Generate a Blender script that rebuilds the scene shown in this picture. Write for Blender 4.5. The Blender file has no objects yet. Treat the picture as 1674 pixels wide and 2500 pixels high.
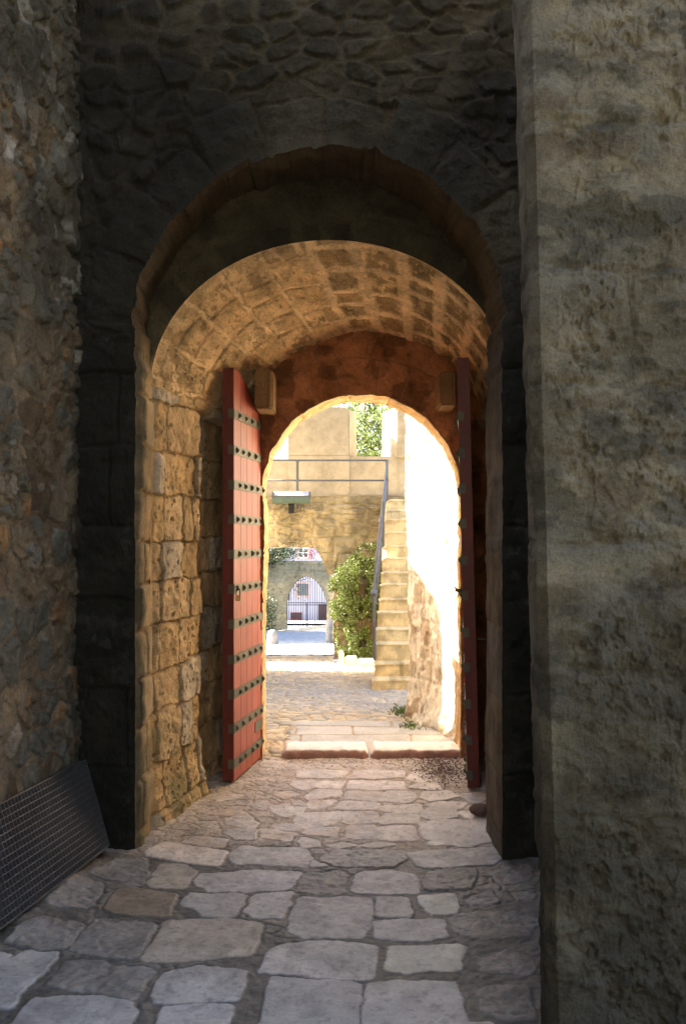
import bpy, bmesh, math, random
import numpy as np
from mathutils import Vector

# ------------------------------------------------------------------ camera, sky, sun, exposure
F = 2135.0; HX = 837.0; HY = 1322.0; EYE = 1.6          # focal length in photo pixels, principal column, horizon row, eye height
S = bpy.context.scene
cam = bpy.data.cameras.new('camera'); co = bpy.data.objects.new('camera', cam); S.collection.objects.link(co)
cam.sensor_fit = 'VERTICAL'; cam.sensor_height = 36; cam.lens = F / 2500 * 36; cam.shift_y = (HY - 1250) / 2500
cam.clip_start = 0.05; cam.clip_end = 2000
co.location = (0, 0, EYE); co.rotation_euler = (math.pi / 2, 0, 0); S.camera = co
SUN_A = math.radians(8); SUN_E = math.radians(35)
SD = Vector((-math.cos(SUN_E) * math.cos(SUN_A), math.cos(SUN_E) * math.sin(SUN_A), math.sin(SUN_E)))
W = bpy.data.worlds.new('World'); S.world = W; W.use_nodes = True
nt = W.node_tree; nt.nodes.clear()
sky = nt.nodes.new('ShaderNodeTexSky'); sky.sky_type = 'NISHITA'; sky.sun_disc = False
sky.sun_elevation = SUN_E; sky.sun_rotation = math.radians(278); sky.air_density = 1.0; sky.dust_density = 4.0; sky.ozone_density = 0.5
bg = nt.nodes.new('ShaderNodeBackground'); bg.inputs['Strength'].default_value = 0.075
wo = nt.nodes.new('ShaderNodeOutputWorld'); nt.links.new(sky.outputs[0], bg.inputs[0]); nt.links.new(bg.outputs[0], wo.inputs[0])
sl = bpy.data.lights.new('sun', 'SUN'); sl.energy = 5.0; sl.angle = math.radians(0.5); sl.color = (1.0, 0.88, 0.70)
so = bpy.data.objects.new('sun', sl); S.collection.objects.link(so); so.rotation_euler = SD.to_track_quat('Z', 'Y').to_euler()
S.view_settings.view_transform = 'Standard'; S.view_settings.look = 'None'; S.view_settings.exposure = 3.75; S.view_settings.gamma = 1
S.cycles.use_denoising = True; S.cycles.denoising_prefilter = 'ACCURATE'; S.cycles.max_bounces = 10; S.cycles.diffuse_bounces = 8; S.cycles.caustics_reflective = False; S.cycles.caustics_refractive = False
S.cycles.sample_clamp_indirect = 6

# ------------------------------------------------------------------ noise toolkit
def hsh(ix, iy, s):
    n = (ix.astype(np.int64) * 374761393 + iy.astype(np.int64) * 668265263 + s * 2147483647 + 1013904223) & 0xffffffff
    n = ((n ^ (n >> 13)) * 1274126177) & 0xffffffff
    n = ((n ^ (n >> 15)) * 2246822519) & 0xffffffff
    n = n ^ (n >> 16)
    return n.astype(np.float64) / 4294967296.0
def vn(x, y, s=0):
    x = np.asarray(x, float); y = np.asarray(y, float)
    ix = np.floor(x); iy = np.floor(y); fx = x - ix; fy = y - iy
    fx = fx * fx * fx * (fx * (fx * 6 - 15) + 10); fy = fy * fy * fy * (fy * (fy * 6 - 15) + 10)
    a = hsh(ix, iy, s); b = hsh(ix + 1, iy, s); c = hsh(ix, iy + 1, s); d = hsh(ix + 1, iy + 1, s)
    return (a + (b - a) * fx) * (1 - fy) + (c + (d - c) * fx) * fy
def fbm(x, y, s=0, o=4, g=0.5):
    t = 0; a = 1; n = 0
    for k in range(o):
        t = t + a * vn(x * 2 ** k + 17.3 * k, y * 2 ** k - 9.1 * k, s + k); n += a; a *= g
    return t / n
def vor(x, y, s=0, jit=0.85):
    ix = np.floor(x); iy = np.floor(y); f1 = np.full(x.shape, 9.0); f2 = np.full(x.shape, 9.0); idd = np.zeros(x.shape)
    for dx in (-1, 0, 1):
        for dy in (-1, 0, 1):
            cx = ix + dx; cy = iy + dy
            px = cx + 0.5 + (hsh(cx, cy, s) - 0.5) * jit; py = cy + 0.5 + (hsh(cx, cy, s + 7) - 0.5) * jit
            d = np.hypot(x - px, y - py); r = hsh(cx, cy, s + 13)
            nf = d < f1
            f2 = np.where(nf, f1, np.minimum(f2, d)); idd = np.where(nf, r, idd); f1 = np.where(nf, d, f1)
    return f1, f2, idd
def vtilt(x, y, s=0, jit=0.85):
    """cells with a flat, randomly tilted face: edge distance, id, tilt height, second random"""
    ix = np.floor(x); iy = np.floor(y); f1 = np.full(x.shape, 9.0); f2 = np.full(x.shape, 9.0); idd = np.zeros(x.shape); tl = np.zeros(x.shape); r2 = np.zeros(x.shape)
    for dx in (-1, 0, 1):
        for dy in (-1, 0, 1):
            cx = ix + dx; cy = iy + dy; ox = x - (cx + 0.5 + (hsh(cx, cy, s) - 0.5) * jit); oy = y - (cy + 0.5 + (hsh(cx, cy, s + 7) - 0.5) * jit)
            d = np.maximum(np.abs(ox * .86 + oy * .3), np.abs(oy * .9 - ox * .25)) * .55 + np.hypot(ox, oy) * .5; nf = d < f1
            f2 = np.where(nf, f1, np.minimum(f2, d)); f1 = np.where(nf, d, f1); idd = np.where(nf, hsh(cx, cy, s + 13), idd); r2 = np.where(nf, hsh(cx, cy, s + 23), r2)
            tl = np.where(nf, ox * (hsh(cx, cy, s + 17) - .5) + oy * (hsh(cx, cy, s + 19) - .5), tl)
    return f2 - f1, idd, tl, r2
def ss(a, b, x):
    t = np.clip((x - a) / (b - a), 0, 1); return t * t * (3 - 2 * t)
def mix(a, b, t):
    a = np.asarray(a, float); b = np.asarray(b, float)
    t = np.asarray(t)[..., None]
    return a * (1 - t) + b * t
def ashlar(u, v, rows, wmin, wmax, s, warp=0.01):
    """courses of blocks: distance to the joint and two random numbers per block"""
    u = u + (fbm(u * 5, v * 5, s + 50, 3) - .5) * 2 * warp; v = v + (fbm(u * 5 + 40, v * 5, s + 60, 3) - .5) * 2 * warp
    rows = np.asarray(rows); R = np.clip(np.searchsorted(rows, v) - 1, 0, len(rows) - 2)
    d = np.zeros(u.shape); r1 = np.zeros(u.shape); r2 = np.zeros(u.shape); u0, u1 = float(u.min()) - 1, float(u.max()) + 1
    for i in range(len(rows) - 1):
        m = R == i
        if not m.any(): continue
        rg = random.Random(s * 1000 + i); b = [u0 - rg.random() * wmax]
        while b[-1] < u1: b.append(b[-1] + rg.uniform(wmin, wmax))
        b = np.array(b); c = np.clip(np.searchsorted(b, u[m]) - 1, 0, len(b) - 2)
        du = np.minimum(u[m] - b[c], b[c + 1] - u[m]); dv = np.minimum(v[m] - rows[i], rows[i + 1] - v[m])
        rr = 0.03; a = np.clip(rr - du, 0, None); e = np.clip(rr - dv, 0, None)
        d[m] = np.where((a > 0) & (e > 0), rr - np.hypot(a, e), np.minimum(du, dv))
        r1[m] = hsh(c, np.full(c.shape, i), s); r2[m] = hsh(c, np.full(c.shape, i), s + 5)
    return d, r1, r2

# ------------------------------------------------------------------ object helpers
C = S.collection
def tag(o, label=None, cat=None, group=None, kind=None):
    if label: o['label'] = label
    if cat: o['category'] = cat
    if group: o['group'] = group
    if kind: o['kind'] = kind
    return o
def empty(name, loc, label, cat, group=None):
    o = bpy.data.objects.new(name, None); C.objects.link(o); o.location = loc; o.empty_display_size = .1
    return tag(o, label, cat, group)
def link(name, me, m, parent=None):
    o = bpy.data.objects.new(name, me); C.objects.link(o)
    if m: me.materials.append(m)
    if parent:
        o.parent = parent; o.location = -Vector(world_loc(parent))
    return o
def world_loc(o):
    v = Vector(o.location)
    while o.parent: o = o.parent; v = v + Vector(o.location)
    return v
def grid_mesh(name, P, col, close=False, smooth=True):
    n, m = P.shape[:2]
    me = bpy.data.meshes.new(name); me.vertices.add(n * m); me.vertices.foreach_set('co', P.reshape(-1).astype(np.float32))
    i = np.arange(n - 1)[:, None]; j = np.arange(m - 1)[None, :]; a = i * m + j
    q = np.stack([a, a + m, a + m + 1, a + 1], -1).reshape(-1, 4); nf = len(q)
    me.loops.add(nf * 4); me.loops.foreach_set('vertex_index', q.reshape(-1).astype(np.int32))
    me.polygons.add(nf); me.polygons.foreach_set('loop_start', (np.arange(nf) * 4).astype(np.int32)); me.polygons.foreach_set('loop_total', np.full(nf, 4, np.int32))
    me.polygons.foreach_set('use_smooth', np.full(nf, smooth))
    me.update(calc_edges=True)
    if col is not None:
        ca = me.color_attributes.new('Col', 'FLOAT_COLOR', 'POINT')
        c4 = np.ones((n * m, 4), np.float32); c4[:, :3] = np.clip(col.reshape(-1, 3), 0, 1); ca.data.foreach_set('color', c4.reshape(-1))
    return me
def normals(P):
    du = np.gradient(P, axis=0); dv = np.gradient(P, axis=1); N = np.cross(du, dv)
    return N / np.maximum(np.linalg.norm(N, axis=-1, keepdims=True), 1e-9)
def sheet(name, P, h, col, m, parent=None, flip=1, view=(0, 0, 1.6)):
    N = normals(P); sgn = np.sign(np.sum(N * (np.array(view) - P)))      # relief stands out towards the open side
    return link(name, grid_mesh(name, P + N * (h * sgn)[..., None], col), m, parent)
class MB:
    """collects shapes into one mesh"""
    def __init__(s): s.v = []; s.f = []
    def add(s, vs, fs):
        b = len(s.v); s.v += [tuple(x) for x in vs]; s.f += [tuple(b + i for i in f) for f in fs]
    def box(s, x0, x1, y0, y1, z0, z1):
        s.add([(x0,y0,z0),(x1,y0,z0),(x1,y1,z0),(x0,y1,z0),(x0,y0,z1),(x1,y0,z1),(x1,y1,z1),(x0,y1,z1)],
              [(0,3,2,1),(4,5,6,7),(0,1,5,4),(1,2,6,5),(2,3,7,6),(3,0,4,7)])
    def obox(s, o, a, b, c):
        o = Vector(o); a = Vector(a); b = Vector(b); c = Vector(c)
        s.add([o, o+a, o+a+b, o+b, o+c, o+a+c, o+a+b+c, o+b+c], [(0,3,2,1),(4,5,6,7),(0,1,5,4),(1,2,6,5),(2,3,7,6),(3,0,4,7)])
    def prism(s, poly, dv):
        n = len(poly); dv = Vector(dv); p = [Vector(x) for x in poly]
        s.add(p + [x + dv for x in p], [tuple(range(n))[::-1], tuple(range(n, 2 * n))] + [(i, (i + 1) % n, n + (i + 1) % n, n + i) for i in range(n)])
    def tube(s, pts, r, n=8):
        pts = [Vector(p) for p in pts]; b = len(s.v); r = r if isinstance(r, (list, tuple)) else [r] * len(pts)
        for i, p in enumerate(pts):
            d = (pts[min(i + 1, len(pts) - 1)] - pts[max(i - 1, 0)]).normalized()
            a = d.orthogonal().normalized() if i == 0 else (a - d * a.dot(d)).normalized()
            c = d.cross(a)
            for k in range(n):
                t = 2 * math.pi * k / n; s.v.append(tuple(p + (a * math.cos(t) + c * math.sin(t)) * r[i]))
        for i in range(len(pts) - 1):
            for k in range(n): s.f.append((b + i*n + k, b + i*n + (k+1) % n, b + (i+1)*n + (k+1) % n, b + (i+1)*n + k))
        s.f.append(tuple(b + k for k in range(n))[::-1]); s.f.append(tuple(b + (len(pts)-1)*n + k for k in range(n)))
    def blob(s, c, rx, ry, rz, n=8, seed=0, rough=0.0):
        rg = random.Random(seed); b = len(s.v); s.v.append((c[0], c[1], c[2] + rz))
        for i in range(1, n):
            t = math.pi * i / n
            for k in range(2 * n):
                p = math.pi * k / n; q = 1 + rg.uniform(-rough, rough)
                s.v.append((c[0] + rx*q*math.sin(t)*math.cos(p), c[1] + ry*q*math.sin(t)*math.sin(p), c[2] + rz*q*math.cos(t)))
        s.v.append((c[0], c[1], c[2] - rz)); m = 2 * n
        for k in range(m): s.f.append((b, b+1+k, b+1+(k+1) % m))
        for i in range(n-2):
            for k in range(m): s.f.append((b+1+i*m+k, b+1+(i+1)*m+k, b+1+(i+1)*m+(k+1) % m, b+1+i*m+(k+1) % m))
        e = len(s.v) - 1; o = b+1+(n-2)*m
        for k in range(m): s.f.append((e, o+(k+1) % m, o+k))
    def build(s, name, m, parent=None, smooth=False, bevel=0):
        me = bpy.data.meshes.new(name); me.from_pydata(s.v, [], s.f); me.update()
        bm = bmesh.new(); bm.from_mesh(me); bmesh.ops.recalc_face_normals(bm, faces=bm.faces)
        if bevel: bmesh.ops.bevel(bm, geom=bm.edges[:], offset=bevel, segments=2, affect='EDGES', clamp_overlap=True)
        bm.to_mesh(me); bm.free()
        if smooth: me.polygons.foreach_set('use_smooth', [True] * len(me.polygons))
        return link(name, me, m, parent)

# ------------------------------------------------------------------ materials
def new_mat(name):
    m = bpy.data.materials.new(name); m.use_nodes = True; n = m.node_tree; b = n.nodes['Principled BSDF']; return m, n, b
def nd(n, t, **k):
    x = n.nodes.new(t)
    for a, v in k.items():
        if a in x.inputs.keys(): x.inputs[a].default_value = v
        else: setattr(x, a, v)
    return x
def stone(name, rgb=None, var=0.35, bump=0.5, fine=60, dist=0.01, rough=0.92, spec=0.25, pits=0.0, big=3.0):
    """mineral surface: colour from the mesh's Col attribute (or rgb) varied by noise, grain and pits as bump"""
    m, n, b = new_mat(name); L = n.links.new
    tc = nd(n, 'ShaderNodeTexCoord'); 
    if rgb is None: c = nd(n, 'ShaderNodeAttribute', attribute_name='Col'); src = c.outputs['Color']
    else: c = nd(n, 'ShaderNodeRGB'); c.outputs[0].default_value = (*rgb, 1); src = c.outputs[0]
    n1 = nd(n, 'ShaderNodeTexNoise', Scale=fine, Detail=9.0, Roughness=0.78); n2 = nd(n, 'ShaderNodeTexNoise', Scale=big, Detail=5.0, Roughness=0.6)
    for q in (n1, n2): L(tc.outputs['Object'], q.inputs['Vector'])
    a = nd(n, 'ShaderNodeMath', operation='MULTIPLY'); L(n1.outputs['Fac'], a.inputs[0]); a.inputs[1].default_value = 0.55
    s2 = nd(n, 'ShaderNodeMath', operation='MULTIPLY_ADD'); L(n2.outputs['Fac'], s2.inputs[0]); s2.inputs[1].default_value = 0.45; L(a.outputs[0], s2.inputs[2])
    mr = nd(n, 'ShaderNodeMapRange'); L(s2.outputs[0], mr.inputs[0]); mr.inputs[1].default_value = .38; mr.inputs[2].default_value = .62; mr.inputs[3].default_value = 1 - var; mr.inputs[4].default_value = 1 + var
    mx = nd(n, 'ShaderNodeVectorMath', operation='SCALE'); L(src, mx.inputs[0]); L(mr.outputs[0], mx.inputs['Scale'])
    L(mx.outputs[0], b.inputs['Base Color'])
    hgt = n1.outputs['Fac']
    if pits > 0:
        wn = nd(n, 'ShaderNodeTexNoise', Scale=fine * .5, Detail=2.0); L(tc.outputs['Object'], wn.inputs['Vector']); wa = nd(n, 'ShaderNodeVectorMath', operation='MULTIPLY_ADD'); L(wn.outputs['Color'], wa.inputs[0]); wa.inputs[1].default_value = (1.2 / fine,) * 3; L(tc.outputs['Object'], wa.inputs[2])
        vo = nd(n, 'ShaderNodeTexVoronoi', Scale=fine * .75, Detail=1.0); L(wa.outputs[0], vo.inputs['Vector'])
        n3 = nd(n, 'ShaderNodeTexNoise', Scale=fine * .25, Detail=3.0); L(tc.outputs['Object'], n3.inputs['Vector'])
        mp = nd(n, 'ShaderNodeMapRange'); L(vo.outputs['Distance'], mp.inputs[0]); mp.inputs[1].default_value = .06; mp.inputs[2].default_value = .34; mp.inputs[3].default_value = -1; mp.inputs[4].default_value = 0
        m3 = nd(n, 'ShaderNodeMapRange'); L(n3.outputs['Fac'], m3.inputs[0]); m3.inputs[1].default_value = .45; m3.inputs[2].default_value = .62; m3.inputs[3].default_value = 0; m3.inputs[4].default_value = pits
        mm = nd(n, 'ShaderNodeMath', operation='MULTIPLY'); L(mp.outputs[0], mm.inputs[0]); L(m3.outputs[0], mm.inputs[1])
        dk = nd(n, 'ShaderNodeMapRange'); L(mm.outputs[0], dk.inputs[0]); dk.inputs[1].default_value = -1; dk.inputs[2].default_value = 0; dk.inputs[3].default_value = .5; dk.inputs[4].default_value = 1
        v2 = nd(n, 'ShaderNodeVectorMath', operation='SCALE'); L(mx.outputs[0], v2.inputs[0]); L(dk.outputs[0], v2.inputs['Scale']); L(v2.outputs[0], b.inputs['Base Color'])
        ad = nd(n, 'ShaderNodeMath', operation='ADD'); L(mm.outputs[0], ad.inputs[0]); L(n1.outputs['Fac'], ad.inputs[1]); hgt = ad.outputs[0]
    bp = nd(n, 'ShaderNodeBump', Strength=bump, Distance=dist); L(hgt, bp.inputs['Height']); L(bp.outputs[0], b.inputs['Normal'])
    b.inputs['Roughness'].default_value = rough; b.inputs['Specular IOR Level'].default_value = spec
    return m
def plain(name, rgb, rough=0.5, metal=0.0, var=0.15, scale=25, bump=0.15, spec=0.5):
    m = stone(name, rgb, var=var, bump=bump, fine=scale, dist=0.003, rough=rough, spec=spec); m.node_tree.nodes['Principled BSDF'].inputs['Metallic'].default_value = metal
    return m
def leafmat(name, rgb, trans=0.5):
    m, n, b = new_mat(name); L = n.links.new
    g = nd(n, 'ShaderNodeNewGeometry'); hs = nd(n, 'ShaderNodeHueSaturation'); hs.inputs['Color'].default_value = (*rgb, 1)
    mr = nd(n, 'ShaderNodeMapRange'); L(g.outputs['Random Per Island'], mr.inputs[0]); mr.inputs[3].default_value = .55; mr.inputs[4].default_value = 1.5; L(mr.outputs[0], hs.inputs['Value'])
    m2 = nd(n, 'ShaderNodeMapRange'); L(g.outputs['Random Per Island'], m2.inputs[0]); m2.inputs[3].default_value = .485; m2.inputs[4].default_value = .51; L(m2.outputs[0], hs.inputs['Hue'])
    L(hs.outputs[0], b.inputs['Base Color']); b.inputs['Roughness'].default_value = .42; b.inputs['Specular IOR Level'].default_value = .35
    tr = nd(n, 'ShaderNodeBsdfTranslucent'); L(hs.outputs[0], tr.inputs['Color']); ms = nd(n, 'ShaderNodeMixShader'); ms.inputs[0].default_value = trans
    L(b.outputs[0], ms.inputs[1]); L(tr.outputs[0], ms.inputs[2]); L(ms.outputs[0], n.nodes['Material Output'].inputs['Surface'])
    return m
M = dict(
    wall=stone('weathered_stone', var=.5, bump=1.0, fine=70, dist=.016, pits=.8, big=5),
    pit=stone('pitted_limestone', var=.42, bump=1.0, fine=110, dist=.014, pits=1.4, big=7),
    floor=stone('worn_paving', var=.26, bump=.6, fine=80, dist=.006, big=9, rough=.55, spec=.5),
    yard=stone('yard_stone', var=.25, bump=.5, fine=40, dist=.01, rough=.8),
    far=stone('far_masonry', var=.35, bump=.6, fine=8, dist=.03, big=1.2),
    step=stone('step_stone', (.56, .45, .27), var=.3, bump=.8, fine=18, dist=.02, big=3, pits=.5),
    corb=stone('corbel_stone', (.32, .20, .095), var=.35, bump=1, fine=60, dist=.02, pits=1.2),
    ledge=stone('ledge_stone', (.55, .48, .36), var=.2, bump=.5, fine=15, dist=.02),
    lump=stone('rubble_lump', (.16, .10, .08), var=.3, bump=.6),
    plaster=stone('parapet_plaster', (.34, .28, .185), var=.28, bump=.3, fine=6, dist=.02, big=1.1),
    terr=stone('terrain', (.3, .27, .2), var=.3, bump=.3, fine=3),
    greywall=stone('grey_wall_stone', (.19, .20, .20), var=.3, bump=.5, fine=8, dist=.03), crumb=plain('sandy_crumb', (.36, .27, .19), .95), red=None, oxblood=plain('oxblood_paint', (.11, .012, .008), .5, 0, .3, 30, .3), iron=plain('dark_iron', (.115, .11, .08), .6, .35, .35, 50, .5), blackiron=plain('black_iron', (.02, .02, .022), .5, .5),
    galv=plain('dull_galvanised_steel', (.13, .135, .15), .5, .6, .3, 60, .2), rail=plain('grey_painted_rail', (.13, .12, .115), .5, .3),
    brass=plain('old_brass', (.45, .25, .12), .4, .6), timber=plain('blackened_timber', (.03, .017, .012), .8, 0, .4, 30, .5),
    green=plain('green_enamel', (.10, .15, .12), .4, .2), white=plain('white_paint', (.75, .74, .78), .6, 0, .05, 10, .05),
    bol=stone('bollard_stone', (.27, .25, .22), var=.35, bump=.8, fine=10, dist=.03), render=plain('lilac_white_render', (.36, .37, .47), .9, 0, .05, 4, .05), pink=plain('pink_trim', (.55, .34, .34), .8), brown=plain('dark_brown_paint', (.05, .025, .03), .6),
    darkred=plain('dark_red_paint', (.16, .015, .02), .6), louvre=plain('grey_shutter', (.10, .12, .14), .6), tile=plain('roof_tile', (.35, .15, .09), .8),
    bark=plain('bark', (.09, .065, .05), .9, 0, .3, 15, .6), soil=plain('dark_grit', (.15, .10, .085), .95), redleaf=leafmat('red_petal', (.4, .02, .02), .3),
    leaf=leafmat('bright_leaf', (.075, .10, .024), .4), leafdk=leafmat('dark_leaf', (.045, .07, .03), .3), leaftree=leafmat('tree_leaf', (.13, .17, .055), .45), grass=leafmat('grass_blade', (.13, .19, .04), .3))
# red paint: worn, with faint vertical brush streaks
m, n, b = new_mat('red_door_paint'); L = n.links.new; tc = nd(n, 'ShaderNodeTexCoord'); mp = nd(n, 'ShaderNodeMapping'); mp.inputs['Scale'].default_value = (40, 40, 3); L(tc.outputs['Object'], mp.inputs[0])
n1 = nd(n, 'ShaderNodeTexNoise', Scale=1.0, Detail=6.0); L(mp.outputs[0], n1.inputs['Vector']); cr = nd(n, 'ShaderNodeValToRGB'); L(n1.outputs['Fac'], cr.inputs[0])
cr.color_ramp.elements[0].position = .3; cr.color_ramp.elements[0].color = (.30, .055, .032, 1); cr.color_ramp.elements[1].position = .75; cr.color_ramp.elements[1].color = (.41, .095, .06, 1)
e = cr.color_ramp.elements.new(.80); e.color = (.50, .20, .15, 1)
n2 = nd(n, 'ShaderNodeTexNoise', Scale=5.0, Detail=6.0); L(tc.outputs['Object'], n2.inputs['Vector']); mr = nd(n, 'ShaderNodeMapRange'); L(n2.outputs['Fac'], mr.inputs[0]); mr.inputs[3].default_value = .7; mr.inputs[4].default_value = 1.25
vs = nd(n, 'ShaderNodeVectorMath', operation='SCALE'); L(cr.outputs[0], vs.inputs[0]); L(mr.outputs[0], vs.inputs['Scale']); L(vs.outputs[0], b.inputs['Base Color'])
bp = nd(n, 'ShaderNodeBump', Strength=.35, Distance=.003); L(n1.outputs['Fac'], bp.inputs['Height']); L(bp.outputs[0], b.inputs['Normal']); b.inputs['Roughness'].default_value = .55
M['red'] = m
# dark window glass
m, n, b = new_mat('window_glass'); b.inputs['Base Color'].default_value = (.05, .06, .07, 1); b.inputs['Roughness'].default_value = .08; M['pane'] = m
m, n, b = new_mat('ribbed_lamp_glass'); b.inputs['Base Color'].default_value = (.75, .76, .8, 1); b.inputs['Roughness'].default_value = .2; b.inputs['Transmission Weight'].default_value = .35; M['lampglass'] = m

def gz(Y):
    return np.interp(Y, [-30, 6.5, 6.501, 7.8, 10.8, 15.2, 42, 60, 400], [0, 0, .045, .05, -.24, -.45, -2.69, -3.4, -3.4])
def at(px, py, Y): return ((px - HX) * Y / F, Y, EYE - (py - HY) * Y / F)

# ------------------------------------------------------------------ gatehouse
gate = empty('gatehouse', (0, 4.5, 0), 'dark weathered stone gatehouse wall with a round-arched passage through it', 'gatehouse')
FY = lambda x: 4.49 - .075 * x                           # front plane is slightly skewed
def arch_ring(curve, cx, zc, xmin, xmax, zmax, nv, power=1.6):
    """grid from an opening's outline out to a rectangle; curve: (n,2) x,z"""
    c = curve; f = np.stack([np.full(len(c), cx), np.minimum(c[:, 1], zc)], 1); d = c - f
    tx = np.where(d[:, 0] > 0, (xmax - f[:, 0]) / np.maximum(d[:, 0], 1e-6), (xmin - f[:, 0]) / np.minimum(d[:, 0], -1e-6))
    tz = np.where(d[:, 1] > 1e-6, (zmax - f[:, 1]) / np.maximum(d[:, 1], 1e-6), 1e9)
    o = f + d * np.minimum(tx, tz)[:, None]; t = np.linspace(0, 1, nv) ** power
    return c[:, None, :] * (1 - t)[None, :, None] + o[:, None, :] * t[None, :, None]
def outline(xl, xr, zb, zs, za, nj, na, asym=None):
    """jamb up, elliptical arch over, jamb down"""
    cx = (xl + xr) / 2; hw = (xr - xl) / 2; zj = np.linspace(zb, zs, nj, endpoint=False); t = np.linspace(math.pi, 0, na)
    return np.concatenate([np.stack([np.full(nj, xl), zj], 1), np.stack([cx + hw * np.cos(t), zs + (za - zs) * np.sin(t)], 1), np.stack([np.full(nj, xr), zj[::-1]], 1)])
oc = outline(-1.085, .805, -.05, 2.72, 3.655, 260, 420)
# the outer arch is worn and uneven: keystone gap and spalls
ang = np.arctan2(oc[:, 1] - 2.72, oc[:, 0] + .14); dd = oc - np.array([-.14, 2.72]); rr = np.linalg.norm(dd, axis=1, keepdims=True)
vk = ang / math.pi * 10 + .12; wob = ((fbm(ang * 14, ang * 0 + 3, 31, 4) - .5) * .03 + (hsh(np.floor(vk), vk * 0, 6) - .5) * .05) * (oc[:, 1] > 2.72) + (fbm(oc[:, 1] * 12, oc[:, 1] * 0, 77) - .5) * .016; wob = np.convolve(np.pad(wob, 4, 'edge'), np.ones(9) / 9, 'valid') + (fbm(ang * 40, ang * 0 + 2, 35, 3) - .5) * .022 * (oc[:, 1] > 2.5) + (fbm(oc[:, 1] * 30, ang * 0 + 2, 36, 3) - .5) * .012
wob = np.where((ang > 1.25) & (ang < 1.95), wob - .02, wob)
oc = oc + dd / rr * wob[:, None]
R = arch_ring(oc, -.14, 2.72, -1.75, 1.7, 6.2, 330, 1.5)
X, Z = R[..., 0], R[..., 1]; P = np.stack([X, FY(X), Z], -1)
def front_pattern(X, Z):
    wx = X + (fbm(X * 9, Z * 9, 3, 4) - .5) * .09; wz = Z + (fbm(X * 9 + 9, Z * 9, 4, 4) - .5) * .07
    e, rid, tl, q = vtilt(wx * 5.2, wz * 8.6, 11); cut = .04 + .16 * q; mk = ss(cut, cut + .10, e)
    hr = mk * (.013 + tl * .04 + (rid - .5) * .014)
    d, r1, r2 = ashlar(X + .07, Z, [-.2, .42, .83, 1.3, 1.68, 2.1, 2.48, 2.9, 7], .5, .8, 5, .012)
    ha = ss(0, .018, d) * .014 + (r1 - .5) * .014
    side = ss(2.75, 2.6, Z)                               # below: big squared jamb blocks; above: rubble
    A = np.arctan2(Z - 2.72, X + .14); RR = np.hypot(X + .14, Z - 2.72)
    nb = 10; k = np.floor(A / math.pi * nb + .12); fa = np.abs((A / math.pi * nb + .12) % 1 - .5); vd = (0.5 - fa) * math.pi * RR / nb
    L_ = 1.15 + .10 * hsh(k, k * 0, 3); ring = ss(L_ + .01, L_ - .01, RR) * ss(2.7, 2.75, Z); dv = np.minimum(vd, np.abs(L_ - RR))
    dv = dv + (fbm(X * 9, Z * 9, 19) - .5) * .05; hv = ss(.005, .03, dv) * .012 + (hsh(k, k, 9) - .5) * .015 - .3 * np.clip(.0 + .10 - (RR - .93), 0, .1) * hsh(k, k + 3, 8)
    h = hr * (1 - side) + ha * side; h = h * (1 - ring) + hv * ring
    h = h + (fbm(X * 16, Z * 16, 21, 5) - .5) * .030 + (fbm(X * 3, Z * 3, 22, 3) - .5) * .05
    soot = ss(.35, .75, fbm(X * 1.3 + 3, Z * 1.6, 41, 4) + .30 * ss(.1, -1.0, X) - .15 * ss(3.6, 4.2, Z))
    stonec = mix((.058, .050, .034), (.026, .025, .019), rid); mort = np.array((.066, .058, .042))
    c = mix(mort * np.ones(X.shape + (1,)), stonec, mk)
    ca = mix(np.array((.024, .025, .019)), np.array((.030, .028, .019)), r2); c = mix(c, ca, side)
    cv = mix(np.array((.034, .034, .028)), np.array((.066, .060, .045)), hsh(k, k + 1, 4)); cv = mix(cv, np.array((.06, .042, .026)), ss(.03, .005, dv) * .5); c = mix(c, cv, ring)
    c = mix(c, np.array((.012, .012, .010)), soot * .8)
    lich = ss(.62, .72, fbm(X * 16, Z * 16, 55, 3)) * ss(.5, .6, fbm(X * 2.2, Z * 2.2, 56, 3)); c = mix(c, np.array((.055, .055, .052)), lich * .4)
    return h, c
h, c = front_pattern(X, Z)
edge = np.arange(X.shape[1])[None, :] * np.ones((X.shape[0], 1))
sheet('front_wall', P, h * ss(0, 45, edge), c, M['wall'], gate, 1)
# reveal of the outer arch: from the front plane back to the recessed inner face
IN = 4.90
nn = 70; t = np.linspace(0, 1, nn); Pr = np.zeros((len(oc), nn, 3))
Pr[..., 0] = oc[:, None, 0]; Pr[..., 2] = oc[:, None, 1]; Pr[..., 1] = (FY(oc[:, 0]) - .0)[:, None] * (1 - t) + IN * t
dn = np.concatenate([[0], np.cumsum(np.linalg.norm(np.diff(oc, axis=0), axis=1))])[:, None] * np.ones((1, nn))
d0, r1, r2 = ashlar(dn, Pr[..., 1], [4.2, 5.2], .28, .5, 17, .012)
low = ss(2.75, 2.45, Pr[..., 2]) * (oc[:, 0] < -.2)[:, None]
d1, q1, q2 = ashlar(Pr[..., 1] - IN + 1, Pr[..., 2] + (Pr[..., 1] - IN) * -.02, [-.3, .07, .34, .62, .86, 1.13, 1.37, 1.60, 1.86, 2.12, 2.40, 2.7, 3], .22, .42, 19, .028)
d = np.where(low > .5, d1, d0); r1 = np.where(low > .5, q1, r1); r2 = np.where(low > .5, q2, r2)
h = ss(0, .02, d) * (.008 + .014 * low) + (r1 - .5) * .02 * low + (fbm(dn * 6, Pr[..., 1] * 6, 61, 4) - .5) * .025 + (fbm(dn * 2, Pr[..., 1] * 9, 62, 3) - .5) * .02
h = h + .03 * ss(.25, 0, (Pr[..., 1] - FY(Pr[..., 0]))) * 0
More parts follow.
